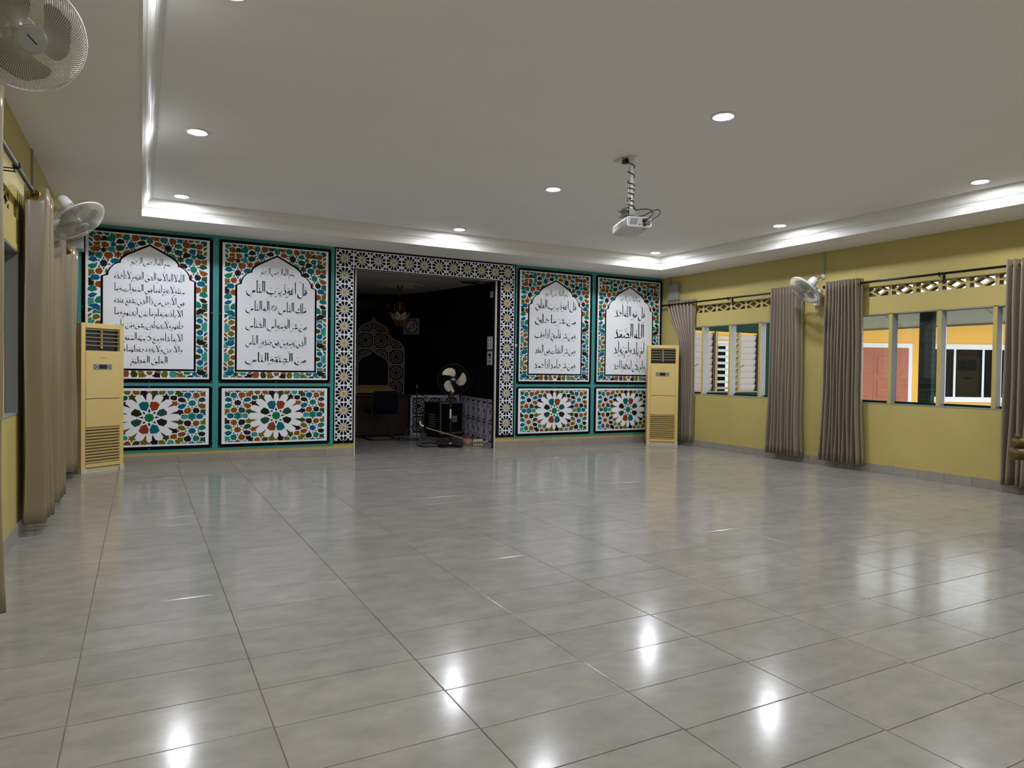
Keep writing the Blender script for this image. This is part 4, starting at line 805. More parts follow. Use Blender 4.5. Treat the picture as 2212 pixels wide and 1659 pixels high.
for zs, turns, z1, z2 in ((0, 2.2, 2.955, 2.78), (0, 3.4, 2.78, 2.64), (0, 1.6, 2.64, 2.575)):
    N_ = int(turns*12)
    for i in range(N_): 
        a = 2.2+2*PI*(i/N_*turns)+zs; hel.append((px+.027*math.cos(a), py+.027*math.sin(a), z1+(z2-z1)*i/N_))
tag(obj('power_cable', MB().tube(smooth(hel+[(px+.04, py-.02, 2.555), tuple(pb(.02, -.03, .10)), tuple(pb(.075, -.05, .095)), tuple(pb(.10, -.06, .06)), tuple(pb(.075, -.05, .03)), tuple(pb(.047, -.03, .013))], 3), .0042, 6), M_dark), 'black power cable coiled around the projector pole', 'cable')
tag(obj('signal_cable', MB().tube(smooth([tuple(pb(-.02, .03, .06)), tuple(pb(.03, -.01, .05)), tuple(pb(.08, -.03, .075)), tuple(pb(.13, -.06, .095)), tuple(pb(.165, -.06, .085)), tuple(pb(.16, -.06, .055)), tuple(pb(.11, -.05, .02)), tuple(pb(.055, -.03, -.02))], 6), .004, 6), M_dark), 'black signal cable looping off the back of the projector', 'cable')
# ------------------------------------------------------------------ the dark niche behind the doorway
# lattice boards: thin bars in a (u, v) plane
def lat_cell(u0, v0, s):
    """line segments of one pierced star cell with side s"""
    sg = []; c = (u0+s/2, v0+s/2); h = s/2
    def pl(pts, w_): sg.extend((pts[i], pts[i+1], w_) for i in range(len(pts)-1))
    R_ = .36*h*1.0
    for k in range(8):
        a = k*PI/4; cc = (c[0]+.46*h*math.cos(a), c[1]+.46*h*math.sin(a)); pl([(cc[0]+.17*h*math.cos(a+t*PI/4), cc[1]+.17*h*math.sin(a+t*PI/4)) for t in range(9)], .012)
        a2 = a+PI/8
        pl([(c[0]+.68*h*math.cos(a2-PI/8), c[1]+.68*h*math.sin(a2-PI/8)), (c[0]+.84*h*math.cos(a2), c[1]+.84*h*math.sin(a2)), (c[0]+.68*h*math.cos(a2+PI/8), c[1]+.68*h*math.sin(a2+PI/8))], .012)
    for su in (-1, 1):
        for sv in (-1, 1):
            pl([(c[0]+su*.6*h, c[1]+sv*.58*h), (c[0]+su*.98*h, c[1]+sv*.98*h)], .012)
            pl([(c[0]+su*.98*h, c[1]+sv*.55*h), (c[0]+su*.7*h, c[1]+sv*.7*h), (c[0]+su*.55*h, c[1]+sv*.98*h)], .012)
    return sg
def lat_mesh(segs, place, th):
    mb = MB()
    for a, b, w_ in segs:
        d = Vector((b[0]-a[0], b[1]-a[1])); 
        if d.length < 1e-5: continue
        nrm = Vector((-d.y, d.x)).normalized()*w_/2
        q = [(a[0]+nrm.x, a[1]+nrm.y), (b[0]+nrm.x, b[1]+nrm.y), (b[0]-nrm.x, b[1]-nrm.y), (a[0]-nrm.x, a[1]-nrm.y)]
        f = [place(u, v, 0) for u, v in q]; k = [place(u, v, th) for u, v in q]
        mb.add(f+k, [(0, 1, 2, 3), (7, 6, 5, 4), (0, 4, 5, 1), (1, 5, 6, 2), (2, 6, 7, 3), (3, 7, 4, 0)])
    return mb
# pointed arch lattice on the back of the niche
CXM, YM, CS = 4.82, 4.08, .3186
zq = lambda z: 1.181+(z-1.181)*.991
zr = [zq(z) for z in (.64, .957, 1.277, 1.597, 1.917)]                  # cell rows
xr = [CXM-2*CS, CXM-CS, CXM, CXM+CS, CXM+2*CS]
t = thing('lattice_arch', 'grey pierced lattice board shaped as a pointed arch on the niche wall', 'lattice panel', (CXM, YM, .6))
ogee = lambda x0, z0, x1, z1: [tuple(p[:2]) for p in smooth([(x0, z0, 0), (x0+(x1-x0)*.10, z0-(z0-z1)*.26, 0), (x0+(x1-x0)*.42, z0-(z0-z1)*.46, 0), (x0+(x1-x0)*.78, z0-(z0-z1)*.66, 0), (x1, z1, 0)], 5)]
out_r = ogee(CXM, zq(2.235), CXM+CS, zq(1.92))+ogee(CXM+CS, zq(1.92), CXM+2*CS, zq(1.6))[1:]
in_r = ogee(CXM, zq(1.597), CXM+CS, zq(1.29))
def zint(l, x):
    x = CXM+abs(x-CXM)
    for (a, za), (b, zb) in zip(l[:-1], l[1:]):
        if a <= x <= b+1e-6: return za+(zb-za)*((x-a)/max(b-a, 1e-6))
    return None
def inside(u, v):
    zo = zint(out_r, u); zi = zint(in_r, u)
    return zo is not None and v < zo and not (zi is not None and v < zi)
segs = []
for i in range(4):
    for j in range(5): segs += [s for s in lat_cell(xr[i], zr[j] if j < 5 else 1.917, CS) if inside(*s[0]) and inside(*s[1])]
def pl(pts, w_): segs.extend((pts[k], pts[k+1], w_) for k in range(len(pts)-1))
place = lambda u, v, d: (u, YM+d, v)
for sgn in (1, -1):
    m_ = lambda l: [(CXM+sgn*(u-CXM), v) for u, v in l]
    pl(m_(out_r), .02); pl(m_(in_r), .02); pl(m_([(CXM+CS, zq(1.92)), (CXM+CS, zr[0])]), .022); pl(m_([(CXM+2*CS, zq(1.6)), (CXM+2*CS, zr[0])]), .022); pl(m_([(CXM, zr[4]), (CXM+CS, zr[4])]), .024); pl(m_([(CXM, zr[3]), (CXM+2*CS, zr[3])]), .024)
    for z in zr[:3]: pl(m_([(CXM+CS, z), (CXM+2*CS, z)]), .024)
pl([(CXM, zq(2.235)), (CXM, zr[3])], .022)
obj('board', lat_mesh(segs, place, .012), M_lat, t)
# square plaque with a calligraphic roundel
pc = Vector((5.5, 3.78, 2.045)); pn_ = Vector((-.42, -.9, 0)).normalized(); pr_ = Vector((-pn_.y, pn_.x, 0))
t = thing('plaque', 'square grey pierced plaque with a round calligraphy medallion on the niche wall', 'plaque', pc-Vector((0, 0, .15)))
place = lambda u, v, d: tuple(pc+pr_*u+Vector((0, 0, v))-pn_*(d-.005))
segs = []; pl([(-.15, -.15), (.15, -.15), (.15, .15), (-.15, .15), (-.15, -.15)], .014)
for k in range(10):
    e = -.135+.03*k
    for a, b in (((e, .15), (e, .118)), ((e, -.15), (e, -.118)), ((.15, e), (.118, e)), ((-.15, e), (-.118, e))): segs.append((a, b, .008))
pl([(-.118, -.118), (.118, -.118), (.118, .118), (-.118, .118), (-.118, -.118)], .008)
for su in (-1, 1):
    for sv in (-1, 1): segs.append(((su*.075, sv*.075), (su*.118, sv*.118), .012))
obj('frame', lat_mesh(segs, place, .01), M_lat, t)
obj('roundel', MB().prism([place(.105*math.cos(a*PI/16), .105*math.sin(a*PI/16), 0) for a in range(32)], -pn_*-.0+Vector(pn_)*-.01), M_lat, t)
m_ = MB(); write_line(m_, 'اللّٰهُ', -.072, .068, -.065, .075, lambda u, v: place(u, v, -.003)); obj('script', m_, M_ink, t)
# low lattice screens
def screen(label, a, b, n):
    a, b = Vector(a), Vector(b); d = (b-a); Lh = d.length; d.normalize(); nn = Vector((d.y, -d.x, 0)); 
    place = lambda u, v, dd: tuple(a+d*u+Vector((0, 0, v))-nn*dd)
    t = thing('lattice_screen', label, 'screen', (a+b)/2, 'low lattice screens'); s = Lh/n; sg = []
    for i in range(n):
        for j in range(2): sg += [((p[0], .035+(p[1]-.0)*.325/s), (q[0], .035+q[1]*.325/s), w_) for p, q, w_ in lat_cell(i*s, j*s, s)]
    obj('lattice', lat_mesh(sg, place, .012), M_lat2, t)
    fr = [((0, .02), (Lh, .02), .04), ((0, .70), (Lh, .70), .045), ((0, .36), (Lh, .36), .022), ((.018, 0), (.018, .72), .036), ((Lh-.018, 0), (Lh-.018, .72), .036)]+[((i*s, 0), (i*s, .72), .02) for i in range(1, n)]
    for p, q, w_ in fr: obj('rail', lat_mesh([(p, q, w_)], lambda u, v, dd: place(u, v, dd-.004), .022), M_lat2, t)
    obj('backing', MB().obox((a+b)/2+Vector((0, 0, .36))-nn*.03, d*Lh/2, nn*.004, Vector((0, 0, .355))), M_alcw, t)
screen('low lilac lattice screen behind the equipment case', (5.02, 2.46, 0), (5.93, 2.34, 0), 3)
screen('low lilac lattice screen running from the case to the right doorpost', (5.94, 2.3, 0), (5.60, .3, 0), 6)
# chandelier under a plaster medallion
mx_, my_ = 4.928, 2.831
t = thing('ceiling_medallion', 'round carved plaster medallion on the niche ceiling', 'medallion', (mx_, my_, AC_))
obj('disc', MB().lathe([(.45, AC_), (.44, AC_-.014), (.41, AC_-.018), (.39, AC_-.01), (.36, AC_-.02), (.33, AC_-.012), (.0001, AC_-.012)], 48, 0, (mx_, my_, 0)), M_alcc, t)
for k in range(14):
    a = 2*PI*k/14; o = obj('scroll', MB().torus((mx_+.22*math.cos(a), my_+.22*math.sin(a), AC_-.013), (0, 0, 1), .038, .01, 14, 6), M_alcc, t)
t = thing('chandelier', 'small gold chandelier with white glass petals hanging in the niche', 'chandelier', (mx_, my_, AC_))
obj('canopy', MB().lathe([(.055, AC_-.012), (.05, AC_-.03), (.025, AC_-.06), (.012, AC_-.075)], 20, 0, (mx_, my_, 0)), M_goldm, t)
obj('chain', MB().tube([(mx_, my_, AC_-.07), (mx_, my_, 2.4)], .007, 8), M_goldm, t)
obj('stem', MB().lathe([(.008, 2.42), (.02, 2.40), (.014, 2.38), (.028, 2.36), (.016, 2.33), (.011, 2.29), (.011, 2.2), (.03, 2.16)], 14, 0, (mx_, my_, 0)), M_goldm, t)
for k in range(8):
    a = 2*PI*k/8+.2; c_, s_ = math.cos(a), math.sin(a)
    ar = obj('arm', MB().tube(smooth([(mx_, my_, 2.36), (mx_+.04*c_, my_+.04*s_, 2.41), (mx_+.085*c_, my_+.085*s_, 2.40), (mx_+.10*c_, my_+.10*s_, 2.36)], 5), .004, 6), M_goldm, t)
    mb = MB()
    for z in range(5): mb.lathe([(.0001, .008), (.006, 0), (.0001, -.008)], 6, 0, (mx_+.10*c_, my_+.10*s_, 2.35-.021*z))
    obj('drops', mb, M_glassw, ar)
    mb = MB(); vs = []
    for i in range(7):
        q = i/6; r = .085+.115*q**.8; z = 2.075+.155*q; hw_ = .062*math.sin(PI*min(.97, .22+.72*q))
        for j in (-1, -.5, 0, .5, 1): vs.append((mx_+r*(1+.05*(1-abs(j)))*c_-hw_*j*s_, my_+r*(1+.05*(1-abs(j)))*s_+hw_*j*c_, z))
    mb.add(vs, [(i*5+j, i*5+j+1, i*5+j+6, i*5+j+5) for i in range(6) for j in range(4)], 0, True)
    pt = obj('glass_petal', mb, M_glassw, t); pt.modifiers.new('thickness', 'SOLIDIFY').thickness = .004
    edge = [vs[i*5] for i in range(7)]+[vs[i*5+4] for i in range(6, -1, -1)]
    obj('petal_rim', MB().tube(edge, .004, 5), M_goldm, pt)
    obj('petal_eye', MB().lathe([(.016, 0), (.012, .006), (.0001, .008)], 12, 0, (mx_+.175*c_, my_+.175*s_, 2.155), (c_, s_, -.5)), M_amber, pt)
mb = MB()
for r, z in ((.095, 2.06), (.092, 2.035), (.08, 2.01), (.06, 1.99)):
    for k in range(18): mb.lathe([(.0001, .012), (.011, 0), (.0001, -.012)], 6, 0, (mx_+r*math.cos(k*PI/9), my_+r*math.sin(k*PI/9), z))
mb.torus((mx_, my_, 2.072), (0, 0, 1), .1, .006, 28, 6); obj('crystal_bowl', mb, M_amber, t, kind='stuff')
t = thing('ceiling_vent', 'dark square hatch in the niche ceiling near the right doorpost', 'vent', (5.72, 1.65, AC_))
obj('panel', MB().prism([(5.49, 1.5, AC_), (5.93, 1.42, AC_), (5.99, 1.8, AC_), (5.76, 1.86, AC_)], (0, 0, -.006)), mat('hatch_grey', (96, 92, 86), .7), t)
obj('frame', MB().tube([(5.49, 1.5, AC_-.004), (5.93, 1.42, AC_-.004), (5.99, 1.8, AC_-.004), (5.76, 1.86, AC_-.004)], .006, 4, 0, True), M_alcc, t)
t = thing('split_air_conditioner', 'long dark wall unit high on the niche wall left of the chandelier', 'air conditioner', (4.9, 4.45, 2.4))
obj('case', MB().box(4.3, 4.2, 2.38, 5.22, 4.38, 2.55), M_dark, t, .02); obj('badge_ring', MB().torus((5.15, 4.192, 2.47), (0, 1, 0), .034, .004, 24, 6), M_lat, t); obj('flap', MB().box(4.35, 4.192, 2.4, 5.05, 4.2, 2.415), M_dark, t)
# pedestal fan
fx, fy = 4.95, .46; fz = 1.035; ax = Vector((-.43, -.9, .05)).normalized(); hc = Vector((fx+.04, fy, fz))
t = thing('pedestal_fan', 'black pedestal fan with three beige blades just inside the doorway', 'fan', (fx, fy, 0))
obj('base', MB().lathe([(.2, 0), (.2, .012), (.185, .022), (.06, .032), (.03, .05), (.0001, .05)], 36, 0, (fx, fy, 0)), M_dark, t)
obj('base_cap', MB().lathe([(.032, .045), (.028, .065), (.0001, .07)], 16, 0, (fx, fy, 0)), M_steel, t)
obj('pole', MB().tube([(fx, fy, .05), (fx, fy, .5)], .022, 14).tube([(fx, fy, .48), (fx, fy, .78)], .017, 14), M_dark, t)
obj('pole_label', MB().box(fx-.024, fy-.024, .44, fx+.002, fy-.016, .58), M_ivory, t)
obj('height_knob', MB().lathe([(.018, 0), (.018, .03), (.0001, .032)], 12, 0, (fx+.02, fy-.02, .68), (.6, -.8, 0)), M_dark, t)
obj('control_box', MB().box(fx-.03, fy-.035, .76, fx+.05, fy+.035, .86), M_dark, t, .008)
obj('motor', MB().lathe([(.05, -.03), (.07, -.06), (.07, -.13), (.05, -.16), (.0001, -.17)], 20, 0, hc, ax).tube([hc-ax*.08, (fx, fy, .85)], .03, 10), M_dark, t)
mb = MB()
u_ = ax.orthogonal().normalized(); v_ = ax.cross(u_)
for r, z in ((.243, 0), (.236, .02), (.2, .05), (.16, .062), (.12, .067), (.08, .07)): mb.torus(hc+ax*z, ax, r, .003 if r > .24 else .0013, 40, 5)
for k in range(20):
    a = 2*PI*k/20; e = u_*math.cos(a)+v_*math.sin(a); mb.tube([hc+e*.05+ax*.07, hc+e*.15+ax*.064, hc+e*.21+ax*.045, hc+e*.243], .0012, 4); mb.tube([hc+e*.243, hc+e*.2-ax*.05, hc+e*.06-ax*.07], .0012, 4)
obj('guard', mb, M_dark, t)
for k in range(3):
    a0 = k*2*PI/3+1.9; vs = []
    for i in range(9):
        r = .05+.15*i/8; sp = .30+.32*math.sin(PI*(.1+.75*i/8)); 
        for j in range(7):
            u2 = j/6-.5; a = a0+.7*i/8+u2*2*sp*(1 if i < 8 else .6); vs.append(hc+(u_*math.cos(a)+v_*math.sin(a))*r+ax*(.02+u2*.05))
    obj('blade', MB().add(vs, [(i*7+j, i*7+j+1, i*7+j+8, i*7+j+7) for i in range(8) for j in range(6)], 0, True), M_bladeg, t)
hb = obj('hub_cap', MB().lathe([(.05, .062), (.048, .074), (.0001, .078)], 24, 0, hc, ax), M_dark, t)
fc_ = bpy.data.curves.new('letters', 'FONT'); fc_.body = 'Fuda'; fc_.size = .032; fc_.align_x = 'CENTER'; fc_.align_y = 'CENTER'; fc_.materials.append(M_white)
fo = bpy.data.objects.new('letters', fc_); C.objects.link(fo); bpy.context.view_layer.update()
fm_ = bpy.data.meshes.new_from_object(fo.evaluated_get(bpy.context.evaluated_depsgraph_get())); bpy.data.objects.remove(fo)
Rr = Matrix((Vector((-ax.y, ax.x, 0)).normalized(), ax.cross(Vector((-ax.y, ax.x, 0)).normalized()), ax)).transposed().to_4x4()
fm_.transform(Matrix.Translation(hc+ax*.0795) @ Rr); fm_.materials.clear(); fm_.materials.append(M_white)
obj('maker_name', fm_, None, hb)
# equipment case
ca, cb = Vector((5.30, 1.74, 0)), Vector((5.82, 1.92, 0)); cdv = (cb-ca); cl = cdv.length; cdv.normalize(); cn = Vector((cdv.y, -cdv.x, 0)); Zv = Vector((0, 0, 1))
cp_ = lambda u, v, z: ca+cdv*u+cn*v+Zv*z
t = thing('equipment_case', 'black flight case with aluminium edges standing on castors behind the pedestal fan', 'case', cp_(cl/2, -.2, 0))
def cbx(u0, u1, v0, v1, z0, z1, mb=None): return (mb or MB()).obox(cp_((u0+u1)/2, (v0+v1)/2, (z0+z1)/2), cdv*(u1-u0)/2, cn*(v1-v0)/2, Zv*(z1-z0)/2)
obj('body', cbx(0, cl, -.42, 0, .07, .615), M_dark, t, .005)
for a in ((0, .022, -.004, .006, .07, .62), (cl-.022, cl, -.004, .006, .07, .62), (0, cl, -.004, .006, .595, .62), (0, cl, -.004, .006, .065, .09)): obj('edge', cbx(*a), M_steel, t)
lt = obj('latch_plate', cbx(cl*.52, cl*.72, .001, .008, .27, .38), M_gbox, t); obj('latch', cbx(cl*.55, cl*.69, .008, .014, .3, .34), M_steel, lt)
for u, v in ((.06, -.06), (cl-.06, -.06), (.06, -.36), (cl-.06, -.36)): obj('castor', MB().lathe([(.0001, -.015), (.034, -.015), (.034, .015), (.0001, .015)], 16, 0, cp_(u, v, .036), cdv), M_dark, t)
for z in (.2, .24, .28, .32, .36, .40): obj('side_slot', MB().obox(cp_(-.003, -.2, z), cdv*.002, cn*.08, Zv*.006), M_gbox, t)
# microphone stand, desk, chair
ms = Vector((5.0, 2.08, 0))
t = thing('microphone_stand', 'black microphone stand left of the equipment case', 'stand', ms)
obj('shaft', MB().tube([ms+Zv*.15, ms+Zv*.86], .011, 10), M_dark, t); obj('tip', MB().tube([ms+Zv*.86, ms+Zv*.92], .008, 8), M_steel, t)
obj('boom', MB().tube([ms+Vector((-.02, .02, .78)), ms+Vector((.2, -.1, .68))], .008, 8), M_dark, t)
for a in (1.2, 3.3, 4.7): obj('leg', MB().tube([ms+Zv*.28, ms+Vector((.2*math.cos(a), .2*math.sin(a), .1)), ms+Vector((.27*math.cos(a), .27*math.sin(a), .008))], .008, 8), M_dark, t)
t = thing('desk', 'dark brown wooden desk with a slanted reading top below the lattice arch', 'desk', (4.5, 2.6, 0))
obj('front', MB().box(3.95, 2.40, .03, 4.96, 2.44, .70), M_wood, t); obj('side', MB().box(4.92, 2.44, .03, 4.96, 2.95, .70), M_wood, t); obj('side', MB().box(3.95, 2.44, .03, 3.99, 2.95, .70), M_wood, t)
obj('top', MB().box(3.92, 2.36, .70, 4.985, 2.98, .735), M_wood, t, .006)
obj('rest', MB().obox((4.36, 2.62, .83), (.36, 0, 0), (0, .16, .05), (0, -.006, .014)), M_cane, t); obj('rest_post', MB().box(4.2, 2.6, .735, 4.5, 2.68, .82), M_wood, t)
ch = Vector((4.33, 1.98, 0))
t = thing('chair', 'navy upholstered chair on a black sled frame in front of the desk', 'chair', ch)
for s in (-1, 1):
    obj('frame', MB().tube(smooth([ch+Vector((s*.24, .25, .012)), ch+Vector((s*.24, -.22, .012)), ch+Vector((s*.235, -.25, .04)), ch+Vector((s*.23, -.23, .45)), ch+Vector((s*.22, -.24, .8))], 5), .0125, 8), M_dark, t)
obj('cross_bar', MB().tube([ch+Vector((-.24, -.22, .012)), ch+Vector((.24, -.22, .012))], .0125, 8), M_dark, t)
obj('seat', MB().box(ch.x-.22, ch.y-.2, .43, ch.x+.22, ch.y+.24, .49), M_navy, t, .02)
bk = MB(); vs = []
for z in range(7):
    q = z/6; hw_ = .215*(1-.16*(2*q-1)**4)
    for k in range(7): vs.append((ch.x+hw_*(k/3-1), ch.y-.25+.03*((k/3-1)**2), .48+.34*q))
bk.add(vs, [(i*7+j, i*7+j+1, i*7+j+8, i*7+j+7) for i in range(6) for j in range(6)], 0, True); o = obj('backrest', bk, M_navy, t); o.modifiers.new('pad', 'SOLIDIFY').thickness = .045
# boxes and leads on the niche wall next to the doorpost
def wallbox(label, z0, z1, cols, rows):
    x = 5.56; t = thing('switch_box', label, 'switch box', (x, .3, z0), 'grey surface boxes by the doorpost')
    obj('case', MB().box(x-.0, .20, z0, x+.10, .46, z1), M_gbox, t, .004)
    for i in range(cols):
        for j in range(rows):
            ya = .45-.082*(i+1); za = z0+.015+(z1-z0-.03)*j/rows; o = obj('switch', MB().box(x-.006, ya, za, x, ya+.07, za+(z1-z0-.05)/rows), M_wplast, t); obj('rocker', MB().box(x-.010, ya+.025, za+.06/rows, x-.006, ya+.045, za+.13/rows), M_dark, o)
    return t
obj_w = MB().box(5.6, .075, 1.2, 5.68, .2, 1.78)
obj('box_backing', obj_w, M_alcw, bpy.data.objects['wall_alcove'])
wallbox('grey switch box with six white switches beside the right doorpost', 1.51, 1.72, 3, 2)
wallbox('grey socket box with a black plug, below the switch box', 1.265, 1.495, 2, 2)
obj_ = MB().box(5.535, .30, 1.41, 5.553, .35, 1.45); tag(obj('plug', obj_, M_dark), 'black plug pushed into the lower grey socket box', 'plug')
tag(obj('lead', MB().tube(smooth([(5.54, .325, 1.41), (5.535, .33, 1.3), (5.53, .35, .8), (5.51, .38, .4), (5.47, .42, .12), (5.44, .43, .1)], 6), .004, 6), M_dark), 'black lead hanging from the plug to the extension socket', 'cable')
tag(obj('lead', MB().tube(smooth([(5.56, .47, 1.40), (5.54, .54, 1.38), (5.53, .6, 1.2), (5.5, .64, .7), (5.47, .6, .2), (5.42, .55, .008)], 6), .0035, 6), M_dark), 'thin black lead curving down left of the socket box', 'cable')
t = thing('sensor', 'small white sensor high beside the right doorpost', 'sensor', (5.58, .3, 2.3)); obj('body', MB().box(5.54, .26, 2.32, 5.58, .34, 2.42), M_wplast, t, .004); obj('lens', MB().box(5.532, .28, 2.335, 5.54, .32, 2.36), M_ivory, t); obj('mount', MB().box(5.58, .28, 2.34, 6.17, .32, 2.36), M_alcw, t)
t = thing('extension_socket', 'cream extension socket block on the floor by the right doorpost', 'socket', (5.42, .42, 0))
o = obj('block', MB().obox((5.40, .40, .055), (.075, -.02, .0), (.012, .03, 0), (0, 0, .05)), M_ivory, t, .006)
for k in range(4): obj('socket', MB().obox((5.39-.06+.035*k, .366-.009*k, .06), (.009, -.003, 0), (.001, .003, 0), (0, 0, .014)), M_dark, o)
t = thing('tub', 'clear tub with a red lid beside the extension socket', 'tub', (5.33, .62, 0))
obj('body', MB().lathe([(.0001, 0), (.075, 0), (.085, .1)], 24, 0, (5.33, .62, .002)), M_ivory, t); obj('lid', MB().lathe([(.09, .1), (.092, .125), (.0001, .128)], 24, 0, (5.33, .62, .002)), M_red, t)
t = thing('cane', 'pale wooden stick leaning across the pedestal fan pole to the floor', 'stick', (5.35, .40, 0))
a_, b_ = Vector((5.30, .30, .075)), Vector((4.57, .53, .30)); obj('shaft', MB().tube([a_, b_], .009, 8), M_cane, t); obj('handle', MB().tube(smooth([b_+Vector((-.03, .01, .02)), b_+Vector((-.075, .02, .05)), b_+Vector((-.085, .02, .1))], 5), .014, 8), M_ivory, t)
tag(obj('white_pipe', MB().tube([(5.49, .39, .055), (5.565, .41, .065)], .013, 10), M_wplast), 'short white pipe between extension socket and doorpost', 'pipe')
rnd = random.Random(5)
for k, (lb, col) in enumerate((('tangled black cable on the floor left of the pedestal fan base', M_dark), ('black cable coil between the fan base and the case', M_dark), ('thin red cable on the floor among the black ones', M_red), ('black cable trailing from the case toward the desk', M_dark))):
    cx_, cy_ = ((4.66, .6), (5.1, .85), (5.15, .75), (4.8, 1.5))[k]; pts = [(cx_+.16*math.cos(i*1.15+k)+rnd.uniform(-.06, .06)+.05*i*(k == 3)*-.3, cy_+.16*math.sin(i*1.15+k)+rnd.uniform(-.06, .06), .006+.035*rnd.random()) for i in range(14)]
    tag(obj('floor_cable', MB().tube(smooth(pts, 5), .005 if col is M_dark else .003, 6), col), lb, 'cable', 'cables on the niche floor')
# ------------------------------------------------------------------ brown armchair reaching into the frame at the right
ao_ = CAM+FW*5.0; ao_.z = 0
t = thing('armchair', 'brown leather armchair, only the bulging end of its arm in view at the right edge', 'armchair', (6.85, -6.95, 0))
r3 = Vector((RT.x, RT.y, 0)).normalized(); f3 = Vector((FW.x, FW.y, 0)).normalized(); e0 = Vector((6.335, -6.68, 0))
apt = lambda r, f, z: e0+r3*r+f3*f+Vector((0, 0, z))
def roll_(z, rad, x0, ln_, name):
    prof = [(.0001, 0), (rad*.7, .002), (rad*.92, .012), (rad, .035), (rad, .10)]
    for k in range(1, 6): prof += [(rad*.93, .10+.09*k-.012), (rad*.93, .10+.09*k), (rad, .10+.09*k+.03)]
    o = obj(name, MB().lathe(prof, 24, 0, apt(x0, 0, z), r3), M_leather, t)
    for k in range(0, 6): obj('piping', MB().torus(apt(x0, 0, z)+r3*(.03 if k == 0 else .10+.09*k-.006), r3, rad*(.84 if k == 0 else .95), .004, 24, 5), M_leatherd, o)
roll_(.632, .047, -.035, .6, 'lower_arm_roll'); roll_(.713, .038, -.02, .6, 'upper_arm_roll')
obj('arm_knob', MB().lathe([(.0001, .026), (.014, .022), (.02, .01), (.014, 0)], 16, 0, apt(.012, 0, .75)), M_leather, t)
obj('arm_panel', MB().obox(apt(.36, 0, .40), r3*.26, f3*.06, Vector((0, 0, .19))), M_leather, t, .03)
obj('seat', MB().obox(apt(.36, -.38, .36), r3*.28, f3*.3, Vector((0, 0, .08))), M_leather, t, .04)
obj('backrest', MB().obox(apt(.68, -.35, .62), r3*.08, f3*.36, Vector((0, 0, .36))), M_leather, t, .04)
obj('arm_panel', MB().obox(apt(.36, -.76, .50), r3*.28, f3*.06, Vector((0, 0, .2))), M_leather, t, .03)
for r, f in ((.12, .0), (.12, -.76), (.66, .0), (.66, -.76)): obj('leg', MB().lathe([(.018, 0), (.026, .1), (.03, .26)], 12, 0, apt(r, f, 0)), M_wood, t)
# ------------------------------------------------------------------ outside: courtyard, roof, wing, facade
struct('ground', MB().box(W+.13, -16, -.2, 40, 24, -.12).box(-8, -16, -.2, -.13, 6, -.12), M_ground, 'pale concrete ground of the courtyard')
# lean-to roof on green posts
ex = W+.9
t = thing('lean_to_roof', 'pale lean-to roof outside the near right window', 'roof', (W+.5, -4.6, 1.95))
obj('soffit', MB().prism([(W+.13, -7.2, 2.10), (ex, -7.2, 1.828), (ex, -2.95, 1.828), (W+.13, -2.95, 2.10)], (0, 0, .03)), M_eave, t)
for y in (-3.75, -4.97, -6.1): obj('joint_strip', MB().prism([(W+.13, y, 2.098), (ex, y, 1.826), (ex, y+.02, 1.826), (W+.13, y+.02, 2.098)], (0, 0, -.006)), M_gbox, t)
obj('edge_batten', MB().box(ex-.01, -7.2, 1.81, ex+.02, -2.95, 1.86), M_gbox, t)
px0 = W+.42
t = thing('post', 'dark green square post outside the near right window', 'post', (px0+.05, -4.32, -.12))
obj('shaft', MB().box(px0, -4.405, -.12, px0+.08, -4.257, 2.0), M_green2, t); obj('lit_side', MB().box(px0+.002, -4.412, -.12, px0+.078, -4.405, 2.0), M_green, t)  # near side in lighter green: its light is painted on, no separate board
# louvred wing at right angles to the window wall
YW = .3
t = thing('louvred_wing', 'green framed louvred wing outside the far right window', 'building', (10.3, YW, -.12))
obj('lower_wall', MB().box(W+.13, YW, -.12, 11.75, YW+.1, .845), M_green, t); obj('upper_wall', MB().box(W+.13, YW, 1.985, 11.75, YW+.1, 2.38), M_green, t)
obj('fascia', MB().box(W+.13, YW-.02, 2.38, 11.8, YW+.1, 2.66), M_wood, t); obj('corner_post', MB().box(11.38, YW-.01, .845, 11.75, YW+.1, 1.985), M_green, t); obj('sill', MB().box(W+.13, YW-.012, .835, 11.4, YW+.09, .855), M_tan, t)
obj('yellow_head', MB().box(W+.2, YW+.02, 1.955, 11.38, YW+.06, 1.985), M_eyel, t)
for x in (9.66, 10.29, 10.885): obj('post', MB().box(x-.03, YW-.01, .855, x+.03, YW+.08, 1.985), M_tan, t)
for x0, x1, tilt, mt in ((8.95, 9.6, .22, M_frost), (9.74, 10.22, .22, M_frost), (10.33, 10.86, 1.0, M_clearl), (10.915, 11.36, .22, M_frost)):
    for k in range(9):
        z = .915+.119*k; hgt = .07; dy, dz = hgt*math.sin(tilt), hgt*math.cos(tilt)
        obj('louvre', MB().obox(((x0+x1)/2, YW+.035, z), ((x1-x0)/2, 0, 0), (0, dy, -dz) if tilt < .5 else (0, dy*.6, -dz*.6), (0, .0028, .001)), mt, t)
    for x in (x0-.012, x1+.012): obj('clip_channel', MB().box(x-.01, YW+.0, .855, x+.01, YW+.07, 1.955), M_dark, t)
for x in (9.72, 10.90): obj('handle', MB().tube([(x, YW-.01, 1.32), (x+.03, YW-.05, 1.33), (x+.06, YW-.05, 1.37)], .006, 6), M_dark, t)
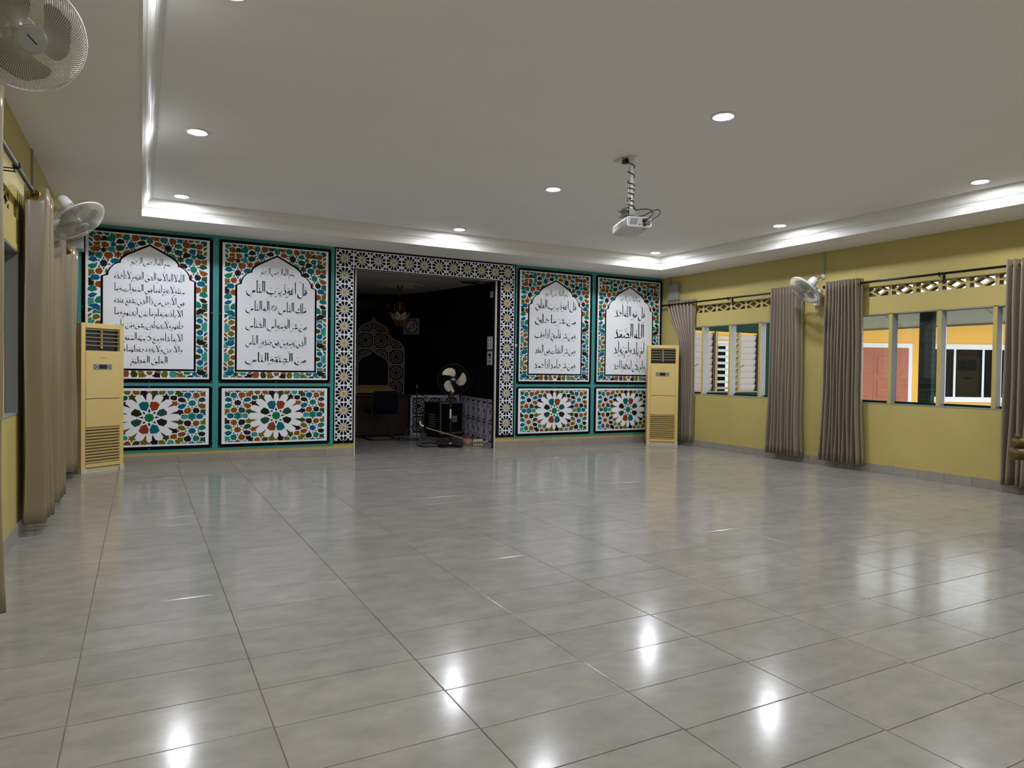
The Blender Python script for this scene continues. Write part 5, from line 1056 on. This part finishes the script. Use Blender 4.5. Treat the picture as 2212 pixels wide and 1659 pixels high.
# ochre building across the courtyard, facing the viewpoint squarely
fo = CAM+FW*17.0; fr_ = Vector((RT.x, RT.y, 0)).normalized(); ff = Vector((FW.x, FW.y, 0)).normalized()
fo = Vector((CAM.x, CAM.y, 0))+ff*17.0
fp = lambda s, d, z: fo+fr_*s+ff*d+Vector((0, 0, z))
sx = lambda p: (p-1106)*17.0/FPX
def fb(s0, s1, d0, d1, z0, z1): return MB().obox(fp((s0+s1)/2, (d0+d1)/2, (z0+z1)/2), fr_*(s1-s0)/2, ff*(d1-d0)/2, Vector((0, 0, (z1-z0)/2)))
t = thing('ochre_building', 'ochre yellow building across the courtyard with terracotta door and dark windows', 'building', fp(9, .5, -.12))
obj('facade', fb(3, 16, .0, .3, -.12, 2.95), M_eyel, t)
d0, d1 = sx(1808), sx(1959); dm = (d0+d1)/2
dr = obj('door_frame', fb(d0-.09, d1+.09, -.05, .0, -.12, 1.99), M_ewhite, t)
obj('door_head', fb(d0, d1, -.052, -.049, 1.84, 1.885), M_edoor, dr)
for a, b in ((d0, dm-.003), (dm+.003, d1-.09)):
    lf = obj('door_leaf', fb(a, b, -.06, -.04, -.1, 1.85), M_edoor, t)
    for k in range(3):
        for c_ in range(2):
            w_ = (b-a)/2; obj('door_panel', fb(a+w_*c_+.09, a+w_*(c_+1)-.09, -.072, -.06, .12+.56*k, .55+.56*k), M_edoor, lf, .012)
obj('door_post', fb(d1-.088, d1, -.058, -.04, -.1, 1.85), M_edoor, dr)
def fwin(s0, s1, n):
    fr2 = obj('window_frame', fb(s0-.12, s1+.12, -.05, 0, .575, 1.99), M_ewhite, t); w_ = (s1-s0)/n
    for k in range(n): obj('pane', fb(s0+w_*k+.03, s0+w_*(k+1)-.03, -.056, -.05, .70, 1.865), M_epane, fr2)
fwin(sx(1997), sx(1997)+2.1, 3); fwin(sx(1567)-2.1, sx(1567), 3)
obj('plinth', fb(3, 16, -.03, 0, -.12, .12), M_gbox, t)
t = thing('roof_overhang', 'grey roof overhang of the ochre building', 'roof', fp(9, -.5, 2.9)); obj('slab', fb(2.6, 16.4, -1.7, .4, 2.9, 2.98), M_gbox, t); obj('fascia', fb(2.6, 16.4, -1.73, -1.7, 2.84, 3.0), M_green, t)

# unseen wall and roof added outside the left wall to darken its vent openings
t = thing('light_blocker', 'unseen wall and roof added to darken the left vent openings', 'light blocker', (-.9, -4, -.12))
obj('blocker_wall', MB().box(-1.7, -12, -.12, -1.6, 1, 3.0), M_gbox, t); obj('roof', MB().box(-1.7, -12, 3.0, -.13, 1, 3.08), M_gbox, t)
